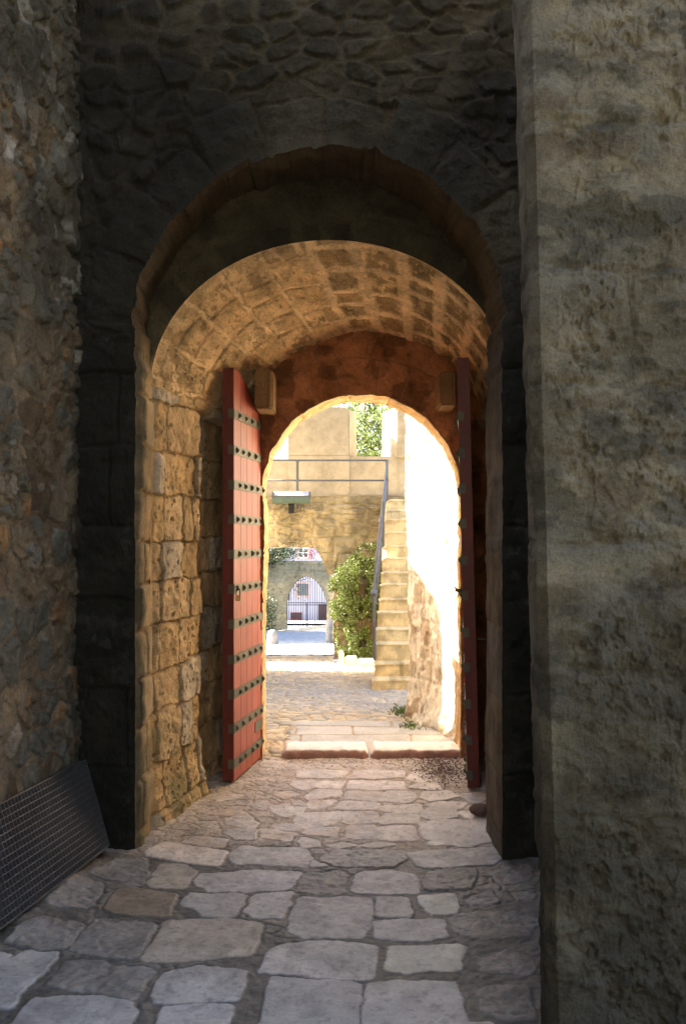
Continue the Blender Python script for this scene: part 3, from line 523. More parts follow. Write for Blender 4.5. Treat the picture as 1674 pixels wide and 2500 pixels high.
h = hc * (1 - flag) + hf * flag + (fbm(X * 3, Y * 3, 225) - .5) * .02 - .012; c = mix(cc, cf, flag)
base = gz(Y); base = np.where(Y < 7.0, np.interp(Y, [6.4, 6.50, 6.75, 7.0], [-.02, -.012, .035, .047]), base)
P = np.stack([X, Y, base + h], -1); tag(link('courtyard_cobbles', grid_mesh('courtyard_cobbles', P, c), M['yard']), kind='structure')
# sloping street beyond the curtain wall
xs = np.linspace(-6, 4, 200); ys = np.linspace(16.45, 60, 500); X, Y = np.meshgrid(xs, ys, indexing='ij'); f1, f2, rid = vor(X * 7, Y * 5, 231); c = mix(np.array((.24, .25, .27)), np.array((.34, .34, .35)), rid); c = mix(c, np.array((.25, .24, .22)), ss(.15, .03, f2 - f1))
P = np.stack([X, Y, gz(Y) + .018 * ss(.03, .3, f2 - f1) + .004], -1); tag(link('street', grid_mesh('street', P, c), M['yard']), kind='structure')
# terrain under and around everything
xs = np.array([-400, -150, -60, -20, -6, 0, 6, 20, 60, 150, 400.]); ys = np.array([-300, -60, -8, 0, 6.4, 6.6, 8, 11, 15, 25, 42, 60, 120, 250, 500.]); X, Y = np.meshgrid(xs, ys, indexing='ij')
tag(link('terrain', grid_mesh('terrain', np.stack([X, Y, gz(Y) - .07], -1), None), M['terr']), kind='structure')
# threshold: two long worn stones, and a dark gritty heap
for i, (a, b_, lab) in enumerate(((688, 899, 'long worn threshold stone with rounded end, left of the joint in the gateway'), (905, 1140, 'worn threshold stone with a chipped red edge, right of the joint in the gateway'))):
    x0 = (a - HX) * 6.5 / F; x1 = (b_ - HX) * 6.5 / F; n_ = 60; m_ = 26; u = np.linspace(0, 1, n_)[:, None] * np.ones((1, m_)); s_ = np.linspace(0, 1, m_)[None, :] * np.ones((n_, 1))
    prof_y = np.interp(s_, [0, .3, .45, .7, 1], [6.485, 6.485, 6.498, 6.64, 6.80]); prof_z = np.interp(s_, [0, .3, .45, .7, 1], [-.03, .030, .052, .056, .045])
    ends = np.minimum(u, 1 - u); r_ = ss(0, .04, ends)
    P = np.stack([x0 + (x1 - x0) * u, prof_y + (fbm(u * 12 + i * 5, s_ * 2, 241) - .5) * .03 + (1 - r_) * .03, prof_z * (.3 + .7 * r_) + (fbm(u * 14 + i * 9, s_ * 3, 242) - .5) * .012], -1)
    c = mix(np.array((.74, .66, .60)), np.array((.34, .12, .07)), ss(.5, .35, s_ + (fbm(u * 20, s_ * 2, 244) - .5) * .15) * .75)
    o = link('threshold_stone', grid_mesh('threshold_stone', P, c), M['floor']); tag(o, lab, 'threshold', 'threshold stones of the gateway')
def chips(name, box, n_, size, m, seed, zf=lambda x, y: 0.0, mask=None):
    rg = random.Random(seed); mb = MB(); k = 0
    while k < n_:
        x = rg.uniform(box[0], box[1]); y = rg.uniform(box[2], box[3])
        if mask and rg.random() > mask(x, y): continue
        s_ = size * rg.uniform(.3, 1.2) ** 1.5; a = rg.uniform(0, 6.3); z = zf(x, y); k += 1
        p = [Vector((x, y, z)) + Vector((math.cos(a + q * 2.1) * s_ * rg.uniform(.6, 1.4), math.sin(a + q * 2.1) * s_ * rg.uniform(.6, 1.4), 0)) for q in range(3)]; ap = Vector((x, y, z + s_ * rg.uniform(.4, .9)))
        mb.add(p + [ap], [(0, 1, 3), (1, 2, 3), (2, 0, 3), (2, 1, 0)])
    return tag(mb.build(name, m), kind='stuff')
g = lambda x, y: math.exp(-((x - .70) / .14) ** 2 - ((y - 6.15) / .33) ** 2) + .10 * math.exp(-((y - 6.38) / .1) ** 2)
chips('loose_grit', (-.4, .86, 5.5, 6.48), 1900, .0075, M['soil'], 5, lambda x, y: .004, g)
g2 = lambda x, y: math.exp(-((x + .62) / .12) ** 2 - ((y - 6.3) / .3) ** 2) + .05
chips('sandy_crumbs', (-.9, .8, 4.6, 6.45), 700, .004, M['crumb'], 6, lambda x, y: .004, g2)
mb = MB(); mb.blob((.80, 5.12, .03), .06, .05, .035, 8, 3, .12); tag(mb.build('fallen_stone', M['lump'], smooth=True), 'small dark reddish stone lying at the foot of the right jamb', 'stone')

# ------------------------------------------------------------------ door leaves
def door(N, H, face, z0, topf, label, lean=0, hasp=False):
    """N near bottom point, H hinge point (x,y); face +1/-1 = side on which the bands sit"""
    root = empty('door_leaf', (H[0], H[1], z0), label, 'door', 'red double doors of the gateway')
    N = Vector((*N, 0)); H = Vector((*H, 0)); U = (H - N); Lg = U.length; U.normalize(); Nn = Vector((U.y, -U.x, 0)) * face     # face normal
    up = Vector((lean, 0, 1))
    def pt(u, n_, z): return N + U * u + Nn * n_ + up * z
    bounds = [0, .16, .30, .44, .58, Lg]; mb = MB()
    for a, b_ in zip(bounds, bounds[1:]):
        a += .0018; b_ -= .0018; us = [a + (b_ - a) * k / 6 for k in range(7)]
        poly = [pt(a, -.032, z0), pt(b_, -.032, z0)] + [pt(u, -.032, topf(u)) for u in us[::-1]]
        mb.prism(poly, Nn * .032)
    mb.build('plank_panel', M['red'], root, bevel=.0015)
    mb = MB(); us = [Lg * k / 14 for k in range(15)]
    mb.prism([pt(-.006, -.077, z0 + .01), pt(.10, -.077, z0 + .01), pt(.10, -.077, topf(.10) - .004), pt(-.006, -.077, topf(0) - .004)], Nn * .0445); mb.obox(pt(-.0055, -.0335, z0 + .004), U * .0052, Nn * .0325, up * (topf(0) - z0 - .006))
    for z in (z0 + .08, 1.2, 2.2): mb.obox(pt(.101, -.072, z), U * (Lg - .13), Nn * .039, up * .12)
    mb.build('back_frame', M['oxblood'], root, bevel=.003)  # frame and near edge get a darker red than the planks
    for k in range(11):
        z = .125 + .2318 * k + (-.035 if hasp else 0); mb = MB(); hb = .031; jit = random.Random(k + 5 * face).uniform(-.004, .004)
        mb.obox(pt(-.012, .0005, z - hb + jit), U * (Lg + .006), Nn * .0055, up * 2 * hb); mb.obox(pt(-.0125, -.036, z - hb + jit), U * .0062, Nn * .036, up * 2 * hb)
        bd = mb.build('iron_band', M['iron'], root, bevel=.0015)
        ns = 5; off = .0 if k % 2 else .055
        for j in range(ns):
            u = .045 + off + j * .148 + random.Random(k * 31 + j).uniform(-.014, .014)
            if u > Lg - .02: continue
            ms = MB(); c_ = pt(u, .007, z + jit); rg = random.Random(k * 9 + j); s_ = rg.uniform(.85, 1.15)
            a_, b_, c2 = U * .011 * s_, up * .021 * s_, Nn * .017 * s_
            ms.add([c_ - a_ * .8, c_ - a_ * .6 - b_ * .8, c_ - b_, c_ + a_ * .6 - b_ * .8, c_ + a_ * .8, c_ + a_ * .6 + b_ * .8, c_ + b_, c_ - a_ * .6 + b_ * .8, c_ - b_ * .35 + c2, c_ + b_ * .35 + c2],
                   [(0,1,8),(1,2,8),(2,3,8),(3,4,8),(4,9,8),(4,5,9),(5,6,9),(6,7,9),(7,0,9),(0,8,9),(7,6,5,4,3,2,1,0)])
            ms.build('stud', M['iron'], bd)
    if not hasp:
        z = .40; mb = MB(); mb.obox(pt(.50, .0008, .225), U * .205, Nn * .004, up * .075); mb.build('repair_plate', M['iron'], root, bevel=.001)
        mb = MB(); mb.tube([pt(.02, .012, 1.30), pt(.02, .03, 1.30)], .008); mb.build('staple', M['iron'], root)
    else:
        mb = MB(); mb.tube([pt(.0, -.0, 1.285), pt(-.0, .05, 1.285)], .012, 8); mb.tube([pt(0, .05 + .022 * math.cos(a), 1.265 + .038 * math.sin(a)) for a in np.linspace(0, 5.6, 16)], .0045, 6); mb.build('hasp', M['iron'], root, smooth=True)
    return root
LN = (-.722, 5.79); LH = (-.595, 6.5); LL = math.hypot(.127, .71)
tp = []
for px, py in ((570, 896), (584, 910), (597, 931), (608, 956), (619, 988), (629, 1002), (637, 1008)):
    k = (px - HX) / F; t = (LN[0] - LN[1] * k) / ((LH[1] - LN[1]) * k - (LH[0] - LN[0])); tp.append((t * LL, EYE - (py - HY) * (LN[1] + .71 * t) / F))
top = lambda u: float(np.interp(u, [p[0] for p in tp], [p[1] for p in tp]))
door(LN, LH, 1, .01, top, 'red plank door leaf with iron studded bands and padlock, standing open against the left side')
top2 = lambda u: 2.79 - .32 * (max(u, 0) / .8) ** 1.6
door((.803, 5.65), (.924, 6.46), -1, .01, top2, 'red door leaf seen edge-on against the right side, with an iron hasp', -.0245, True)
pl = empty('padlock', (-.70, 5.80, 1.22), 'small copper coloured padlock hanging on the near edge of the left red door leaf', 'padlock')
mb = MB(); mb.box(-.714, -.676, 5.792, 5.808, 1.205, 1.245); mb.build('lock_body', M['brass'], pl, bevel=.003)
mb = MB(); mb.tube([(-.708, 5.80, 1.243), (-.708, 5.80, 1.27)] + [(-.695 + .013 * math.cos(a), 5.80, 1.275 + .016 * math.sin(a)) for a in np.linspace(math.pi, 0, 8)] + [(-.682, 5.80, 1.243)], .0035, 6); mb.build('shackle', M['iron'], pl, smooth=True)
# old timber post and the hook that holds the right leaf
mb = MB(); mb.tube([(.917, 5.38, -.02), (.913, 5.38, .4), (.915, 5.38, .95), (.912, 5.38, 1.1), (.905, 5.38, 1.42), (.899, 5.38, 1.6), (.893, 5.38, 2.2)], [.024, .022, .021, .023, .021, .015, .012], 10)
tag(mb.build('timber_post', M['timber'], smooth=True), 'blackened round timber prop standing behind the right red door leaf', 'post')
mb = MB(); zh = at(1165, 1559, 5.5)[2]; mb.tube([(.845, 5.5, zh), (.905, 5.40, zh)], .006, 6); mb.blob((.905, 5.36, zh - .05), .022, .02, .016, 6); tag(mb.build('door_hook', M['blackiron']), 'short black iron hook joining the right door leaf to the timber prop', 'hook')
# steel grating leaning on the rubble wall
gr = empty('steel_grating', (-1.25, 4.54, 0), 'dark steel floor grating leaning against the rubble wall', 'grating')
O = Vector((-1.215, 4.48, .035)); E1 = (Vector((-1.42, 3.62, .01)) - Vector((-1.248, 4.54, .01))).normalized(); E2 = (Vector((-1.385, 4.55, .425)) - Vector((-1.248, 4.50, .0))); HG = E2.length; E2.normalize(); E3 = E1.cross(E2).normalized()
if E3.x < 0: E3 = -E3
LG = 1.6; nx = 60; ny = 15
mb = MB()
for i in range(1, nx): mb.obox(O + E1 * (LG * i / nx - .0012), E1 * .0024, E2 * HG, E3 * .022)
mb.build('bearing_bars', M['galv'], gr); mb = MB()
for j in range(1, ny): mb.obox(O + E2 * (HG * j / ny - .0012) + E3 * .006, E2 * .0028, E1 * LG, E3 * .0165)
mb.build('cross_bars', M['galv'], gr); mb = MB()
for a, b_, w in ((O, E1 * LG, E2 * .004), (O + E2 * HG, E1 * LG, E2 * .004), (O, E2 * HG, -E1 * .004), (O + E1 * LG, E2 * HG, E1 * .004)): mb.obox(a - E3 * .001, b_, w, E3 * .026)
mb.build('edge_frame', M['galv'], gr)

# ------------------------------------------------------------------ courtyard: sunlit wall on the right
def sunwall(U, Z):
    d, r1, r2 = ashlar(U, Z, [-.5, .4, .9, 1.3, 1.75, 2.2, 2.7, 3.3, 6], .3, .6, 251, .05)
    h = ss(0, .03, d) * .008 + (fbm(U * 6, Z * 4, 252, 4) - .5) * .06 + (fbm(U * 20, Z * 12, 253, 4) - .5) * .022 - ss(.60, .7, fbm(U * 12, Z * 4, 258, 3)) * .03 + .10 * ss(.35, -.1, Z) * fbm(U * 7, Z * 7, 254)
    c = mix(np.array((.80, .71, .55)), np.array((.86, .78, .63)), fbm(U * 3, Z * 3, 255)); c = mix(c, np.array((.60, .56, .48)), ss(.5, .65, fbm(U * 6, Z * 5, 256)) * .6); c = mix(c, np.array((.30, .18, .075)), ss(.6, .66, fbm(U * 9, Z * 6, 257)) * .6)
    return h, c
zs = np.concatenate([np.linspace(-.2, 3.6, 420), np.linspace(3.7, 5.5, 20)])
plan_wall('courtyard_wall', np.concatenate([line((.99, 6.80), (.930, 6.86), 16), line((.930, 6.86), (.60, 7.76), 170), line((.60, 7.76), (.62, 7.86), 16), line((.62, 7.86), (1.4, 8.3), 30), line((1.4, 8.3), (6, 8.6), 10), [(6, 8.6)]]), zs, sunwall, M['yard'],
          'pale weathered courtyard wall lit white by the sun, right of the stairs', 'wall', -1, lambda P: -.012 * (P[..., 2] - 0))
mb = MB(); mb.prism([(1.15, 6.85, -.1), (.95, 7.5, -.1), (1.5, 8.15, -.1), (6, 8.4, -.1), (6, 6.85, -.1)], (0, 0, 5.5)); mb.build('wall_core', M['ledge'], bpy.data.objects['courtyard_wall'])
# left-hand wall of the courtyard: its stepped top throws the shadows
XL = -2.5
mb = MB(); mb.prism([(XL, 6.85, -.1), (XL, 7.45, -.1), (XL, 7.45, 3.08), (XL, 6.85, 3.08)], (-.25, 0, 0)); mb.prism([(XL, 7.45, -.1), (XL, 7.63, -.1), (XL, 7.63, 2.45), (XL, 7.45, 2.45)], (-.25, 0, 0))
mb.prism([(XL, 7.63, -.1), (XL, 8.7, -.4), (XL, 8.7, 3.9), (XL, 8.2, 3.64), (XL, 7.63, 3.41)], (-.25, 0, 0)); mb.prism([(XL, 8.7, -.4), (XL, 13.5, -.6), (XL, 13.5, 6.2), (XL, 8.7, 6.2)], (-.25, 0, 0)); mb.box(XL - .3, XL + .002, 13.501, 16.2, 3.9, 8); mb.box(XL - .3, XL + .002, 9.2, 13.5, 6.21, 8)  # upper blocks added out of view to keep sun off the stairs
tag(mb.build('courtyard_side_wall', M['plaster']), 'stepped plastered wall closing the left side of the courtyard', 'wall')

# ------------------------------------------------------------------ curtain wall with passage, walk and parapet
cw = empty('curtain_wall', (0, 15.2, -.45), 'honey coloured curtain wall with low passage and battlements behind the courtyard', 'wall')
BY = 15.2
pts = [(812, 1640), (818, 1600), (813, 1560), (812, 1530), (817, 1508), (812, 1480), (815, 1445), (808, 1418), (797, 1390), (786, 1368), (779, 1350), (770, 1339), (755, 1335)]
cv = [((px - HX) * BY / F, EYE - (py - HY) * BY / F) for px, py in pts][::-1]; cv += []
lp = [(-2.15, -.7), (-2.12, .3), (-2.05, .8), (-1.85, 1.2), (-1.6, 1.42), (-1.3, 1.5)]
full = np.array(lp + cv); sg = np.concatenate([[0], np.cumsum(np.linalg.norm(np.diff(full, axis=0), axis=1))]); tt = np.linspace(0, sg[-1], 420)
cc_ = np.stack([np.interp(tt, sg, full[:, 0]), np.interp(tt, sg, full[:, 1])], 1)
cc_[:, 0] += (fbm(tt * 8, tt * 0, 261, 3) - .5) * .05 * (cc_[:, 1] < 1.3); cc_[:, 1] += (fbm(tt * 6, tt * 0, 262, 3) - .5) * .03
R = arch_ring(cc_, -1.1, .7, -5.0, 2.6, 2.40, 230, 1.0); X, Z = R[..., 0], R[..., 1]
d, r1, r2 = ashlar(X, Z, [-2, -.3, .05, .4, .72, 1.05, 1.38, 1.68, 1.98, 2.25, 2.6], .25, .6, 263, .05); f1, f2, rid = vor(X * 5 + fbm(X * 5, Z * 5, 9, 4) * 2.2, Z * 8 + fbm(X * 6, Z * 6, 10, 4) * 1.5, 264); rb = ss(.5, .62, fbm(X * 1.2 + 2, Z * 1.5, 265, 3)) * .6
h = (ss(0, .03, d) * .02 + (r1 - .5) * .03) * (1 - rb) + ss(.03, .3, f2 - f1) * .035 * rb + (fbm(X * 7, Z * 7, 266, 4) - .5) * .05
c = mix(np.array((.30, .24, .13)), np.array((.42, .33, .18)), r2 * (1 - rb) + rid * rb); c = mix(c, np.array((.44, .36, .21)), ss(.5, .7, fbm(X * 3, Z * 3, 267))); c = mix(c, np.array((.21, .18, .11)), ss(.52, .66, fbm(X * 5, Z * 5 + 9, 268)) * .6)
c = mix(c, np.array((.40, .30, .16)), ss(1.3, .6, Z) * .4)
sheet('wall_face', np.stack([X, np.full(X.shape, BY), Z], -1), h, c, M['far'], cw, 1)
t = np.linspace(0, 1, 20); Pr = np.zeros((420, 20, 3)); Pr[..., 0] = cc_[:, None, 0]; Pr[..., 2] = cc_[:, None, 1]; Pr[..., 1] = BY + 1.1 * t[None, :]
sheet('passage_soffit', Pr, (fbm(Pr[..., 2] * 8 + Pr[..., 0] * 5, Pr[..., 1] * 8, 271) - .5) * .05, np.ones((420, 20, 3)) * np.array((.5, .42, .27)), M['far'], cw, -1)
mb = MB(); mb.box(-5.0, -2.2, BY + .05, 16.3, -1, 2.38); mb.box(-.05, 2.6, BY + .05, 16.3, -1, 2.38); mb.box(-2.2, -.05, BY + .05, 16.3, 1.58, 2.38); mb.box(-5, 2.6, 16.3, 17.25, 1.58, 2.38); mb.build('masonry_core', M['ledge'], cw)
mb = MB(); mb.box(-5.0, 2.6, BY - .03, 17.0, 2.385, 2.415); mb.build('walk_slab', M['plaster'], cw)
zz = lambda py, Y=17.0: EYE - (py - HY) * Y / F
xx = lambda px, Y=17.0: (px - HX) * Y / F
mb = MB()
mb.prism([(xx(703), 17, 2.38), (xx(852), 17, 2.38), (xx(870, 17.5), 17.5, 2.38), (xx(703), 17.5, 2.38)], (0, 0, zz(1113) - 2.38))
mb.box(-5, xx(703) - .002, 17.03, 17.5, 2.38, zz(1120)); mb.box(xx(870, 17.5) + .002, 2.6, 17.06, 17.5, 2.38, zz(1113) - .003); mb.prism([(xx(852) + .01, 17.05, 2.38), (1.06, 17.05, 2.38), (1.06, 17.3, 2.38), (xx(870, 17.5), 17.3, 2.38)], (0, 0, zz(1114) - 2.38)); mb.build('parapet', M['plaster'], cw)
mb = MB(); ml = [(xx(703), zz(1113)), (xx(852), zz(1113)), (xx(852), zz(1000)), (xx(842), zz(994)), (xx(800), zz(993)), (xx(770), zz(995)), (xx(703), zz(1010))]
mb.prism([(x, 17.0, z) for x, z in ml], (0, .5, 0)); mb.prism([(xx(852) + .001, 17.004, zz(1113)), (xx(870, 17.5), 17.49, zz(1113)), (xx(852) + .001, 17.49, zz(1113))], (0, 0, zz(999) - zz(1113))); mb.build('merlon', M['plaster'], cw, bevel=.012)
mb = MB(); mb.prism([(xx(968), 17.0, zz(1118)), (2.6, 17.0, zz(1118)), (2.6, 17.9, zz(1118)), (xx(933, 17.9), 17.9, zz(1118))], (0, 0, zz(992) - zz(1118))); mb.build('merlon', M['plaster'], cw, bevel=.012)
mb = MB(); mb.box(-5, -2.6, 17.0, 17.5, zz(1120), zz(1000)); mb.build('merlon', M['plaster'], cw, bevel=.012)

# ------------------------------------------------------------------ staircase
st = empty('staircase', (.6, 10.8, -.24), 'worn honey stone staircase rising to the wall walk', 'staircase')
ny_ = [1658, 1618, 1570, 1534, 1493, 1461, 1425, 1396, 1361, 1331, 1297, 1267, 1244, 1219]; lx = [908, 914, 916, 918, 921, 925, 928, 930, 933, 935, 936.5, 939, 942, 944]
Y0 = 10.8; run = (14.15 - 10.8) / 13; prev = float(gz(10.8)) - .08
for i in range(14):
    Y = Y0 + run * i; z = EYE - (ny_[i] - HY) * Y / F; x0 = (lx[i] - HX) * Y / F; Y2 = Y + run + .04 if i < 13 else 15.19
    n_ = 50; u = np.linspace(0, 1, n_)[:, None]; prof = [(Y + .004, prev - .10), (Y, z - .035), (Y - .010, z - .022), (Y - .004, z - .006), (Y + .02, z), (Y + .12, z - .003), (Y2, z - .002)]
    s_ = np.linspace(0, 6, 37); py_ = np.interp(s_, range(7), [p[0] for p in prof])[None, :] * np.ones((n_, 1)); pz_ = np.interp(s_, range(7), [p[1] for p in prof])[None, :] * np.ones((n_, 1))
    X = x0 + (1.75 - x0) * u * np.ones((1, 37)); edge_ = ss(.06, 0, X - x0); lo = (s_[None, :] > 1) * (s_[None, :] < 4.5)
    py_ = py_ + (fbm(X * 6, pz_ * 12 + i * 7, 281 + i, 3) - .5) * .03 * (s_[None, :] < 4.5) + edge_ * .03; pz_ = pz_ - edge_ * .025 * (s_[None, :] > .9) + (fbm(X * 9, X * 0 + i, 291, 4) - .5) * .014 * (s_[None, :] > .9)
    jt = np.abs(X - (x0 + .30 + .25 * random.Random(i).random())); py_ = py_ + ss(.012, .0, jt) * .02
    P = np.stack([X, py_, pz_], -1); rg = random.Random(i + 3).random()
    cb = np.array((.74, .56, .30)) * (1 - rg) + np.array((.62, .53, .34)) * rg
    c = mix(cb, cb * .72, ss(.5, .65, fbm(X * 8, pz_ * 10, 295))); c = mix(c, cb * .5, ss(.012, 0, jt) * .8)
    me = grid_mesh('step', P, c); o = link('step', me, M['yard'], st)
    mb = MB(); mb.box(x0 + .012, 1.74, Y + .05, Y2, -.6, z - .03); f_ = mb.build('step_core', M['step'], o)
    prev = z
# iron handrail and walk railing
rl = empty('walk_railing', at(944, 1218, 15.12), 'thin grey metal railing along the wall walk with a sloping stair handrail', 'railing')
zt = at(0, 1124, 15.12)[2]; zm = at(0, 1173, 15.12)[2]
for px in (480, 726, 944):
    x = at(px, 0, 15.12)[0]; mb = MB(); mb.box(x - .022, x + .022, 15.10, 15.14, 2.16 if px != 944 else 2.1, zt + .012); mb.build('post', M['rail'], rl)
for z in (zt, zm): mb = MB(); mb.tube([(at(470, 0, 15.12)[0], 15.12, z), (at(948, 0, 15.12)[0], 15.12, z)], .016, 8); mb.build('rail', M['rail'], rl, smooth=True)
ph = Vector(at(911, 1447, 11.25)); pm = Vector(at(929, 1271, 13.6)); pt_ = Vector(at(946, 1124, 15.12))
mb = MB(); mb.tube([ph, pm, pt_], .019, 8); mb.build('handrail', M['rail'], rl, smooth=True)
p2 = Vector(at(916, 1475, 11.3)); p3 = Vector(at(933, 1290, 13.6)); p4 = Vector(at(945, 1173, 15.12)); mb = MB(); mb.tube([p2, p3, p4], .016, 8); mb.build('handrail', M['rail'], rl, smooth=True)
mb = MB(); b0 = Vector(at(914.5, 1611, 11.25)); mb.tube([b0, ph], .022, 8); mb.build('post', M['rail'], rl)
for q in (ph, pm): mb = MB(); mb.tube([q + Vector((0, -.03, -.03)), q + Vector((0, .03, .02))], .034, 10); mb.build('collar', M['rail'], rl)
mb = MB(); q = Vector(at(935, 1330, 13.2)); mb.tube([(q.x, 13.2, 1.3), (q.x, 13.2, 2.2)], .018, 8); mb.build('post', M['rail'], rl)
# floodlight on the wall
fl = empty('floodlight', at(712, 1215, 14.85), 'green metal floodlight with ribbed glass on the curtain wall', 'floodlight')
a = at(666, 1229, 14.8); b_ = at(757, 1229, 14.8); z1 = at(0, 1212, 14.8)[2]; z2 = at(0, 1199, 14.8)[2]
mb = MB(); mb.prism([(a[0], 14.72, z1), (a[0], 14.72, a[2] + .03), (a[0], 14.76, a[2]), (a[0], 15.0, a[2]), (a[0], 15.0, z1)], (b_[0] - a[0], 0, 0)); mb.build('housing', M['green'], fl, bevel=.006)
mb = MB(); nrib = 26
prof = [(14.72, z1 + .002), (14.78, z2 - .01), (14.85, z2), (14.99, z2), (14.99, z1 + .002)]
mb.prism([(a[0] + .02, y, z) for y, z in prof], (b_[0] - a[0] - .04, 0, 0)); 
for k in range(nrib): x = a[0] + .03 + (b_[0] - a[0] - .06) * k / nrib; mb.prism([(x, 14.716, z1 + .004), (x, 14.776, z2 - .008), (x, 14.79, z2 - .02), (x, 14.73, z1 + .004)], (.006, 0, 0))
mb.build('ribbed_glass', M['lampglass'], fl)
mb = MB()
for x in (a[0] - .004, b_[0] - .012): mb.box(x, x + .016, 14.71, 15.0, z1 - .01, z2 - .012)
mb.box(a[0], b_[0], 14.712, 14.72, z1 - .006, z1 + .01); mb.build('end_frame', M['rail'], fl)
q = at(711, 1253, 14.9); mb = MB(); mb.box(q[0] - .045, q[0] + .045, 14.85, 14.98, q[2], a[2] - .002); mb.box(q[0] - .02, q[0] + .02, 14.98, 15.22, q[2] + .05, q[2] + .09); mb.build('bracket', M['blackiron'], fl, bevel=.004)
mb = MB(); mb.tube([at(741, 1228, 14.95), at(742, 1250, 14.97), at(737, 1262, 15.05), at(733, 1268, 15.15)], .006, 6); mb.build('cable', M['rail'], fl, smooth=True)

# ------------------------------------------------------------------ plants
def leaves(mb, pts, size, rg, flat=0.0):
    for p in pts:
        s_ = size * rg.uniform(.55, 1.25); n_ = Vector((rg.gauss(0, 1), rg.gauss(0, 1), rg.gauss(0, 1) + flat)).normalized(); a = n_.orthogonal().normalized(); th = rg.uniform(0, 6.28); b_ = n_.cross(a); a2 = a * math.cos(th) + b_ * math.sin(th); b2 = n_.cross(a2); p = Vector(p)
        mb.add([p - a2 * s_, p - b2 * s_ * .42 + n_ * s_ * .12, p + a2 * s_, p + b2 * s_ * .42 + n_ * s_ * .12], [(0, 1, 2), (0, 2, 3)])
rg = random.Random(12)
bush = empty('climbing_shrub', at(860, 1606, 14.7), 'bright green leafy shrub growing against the curtain wall beside the stairs', 'shrub')
sil = [(1612, 838, 898), (1590, 826, 914), (1550, 822, 922), (1500, 812, 925), (1450, 806, 925), (1415, 808, 926), (1380, 832, 926), (1350, 868, 925), (1325, 888, 922)]
pts = []; sy = [s_[0] for s_ in sil][::-1]; sa = [s_[1] for s_ in sil][::-1]; sb = [s_[2] for s_ in sil][::-1]
while len(pts) < 25000:
    py = rg.uniform(1325, 1612); a_ = np.interp(py, sy, sa); b_ = np.interp(py, sy, sb); px = rg.uniform(a_ - 5, b_ + 3); Y = rg.uniform(14.35, 15.1)
    q = at(px, py, Y); dens = .15 + .85 * ss(1330, 1430, py) if py < 1430 else 1
    cl = float(fbm(np.array([q[0] * 6]), np.array([q[2] * 6 + Y]), 301, 3)[0])
    if rg.random() < dens * ss(.38, .54, np.array(cl)) and (Y > 14.6 or rg.random() < .7): pts.append(q)
mb = MB(); leaves(mb, pts, .023, rg, .5); mb.build('foliage', M['leaf'], bush)
mb = MB()
for k in range(16):
    x = rg.uniform(.0, .55); top_ = at(rg.uniform(830, 918), rg.uniform(1350, 1480), 14.9); mb.tube([(x * .6 + .12, 14.75, -.45), ((x * .6 + .12 + top_[0]) / 2 + rg.uniform(-.05, .05), 14.8, (top_[2] - .45) / 2), top_], [.006, .004, .002], 5)
mb.build('stem', M['bark'], bush)
def tree(loc, crown, n_, size, m, label, seed, cat='tree', trunk_r=.25, sparse=0.45, group=None):
    rg = random.Random(seed); t_ = empty('leafy_tree', loc, label, cat, group); mb = MB(); top_ = Vector(crown[0]); base_ = Vector(loc)
    md = base_.lerp(top_, .5) + Vector((rg.uniform(-.2, .2), 0, 0)); mb.tube([base_, md, top_], [trunk_r, trunk_r * .75, trunk_r * .35], 10); tips = []
    for k in range(16):
        s0 = base_.lerp(top_, rg.uniform(.45, .95)); d_ = Vector((rg.gauss(0, 1), rg.gauss(0, 1), rg.uniform(-.1, .9))).normalized(); e_ = s0 + Vector((d_.x * crown[1], d_.y * crown[1], d_.z * crown[2])) * rg.uniform(.6, .95)
        mdl = s0.lerp(e_, .5) + Vector((0, 0, .12)); mb.tube([s0, mdl, e_], [trunk_r * .3, trunk_r * .17, .02], 6)
        for q in range(4): e2 = e_.lerp(mdl, rg.random() * .7); f_ = e2 + Vector((rg.gauss(0, .5), rg.gauss(0, .5), rg.gauss(0, .35))); mb.tube([e2, f_], [.025, .008], 5); tips.append(f_)
        tips += [e_, mdl]
    mb.build('trunk', M['bark'], t_, smooth=True); pts = []
    per = n_ // len(tips)
    for q in tips:
        r_ = rg.uniform(.35, .8)
        for k in range(int(per * rg.uniform(sparse, 1.6))): v = Vector((rg.gauss(0, 1), rg.gauss(0, 1), rg.gauss(0, .7))); pts.append(q + v * r_ * .5)
    mb = MB(); leaves(mb, pts, size, rg); mb.build('crown', m, t_)
tree((1.5, 25, float(gz(25.))), [(1.6, 25, 6.2), 2.4, 2.2], 15000, .07, M['leaftree'], 'tall bright green tree rising behind the battlements gap', 21)
tree((-3.5, 46, float(gz(46.))), [(-3.6, 46, .9), 1.2, 1.0], 5000, .06, M['leafdk'], 'dark leafy tree behind the far wall at the left of the lilac house', 23, trunk_r=.12)
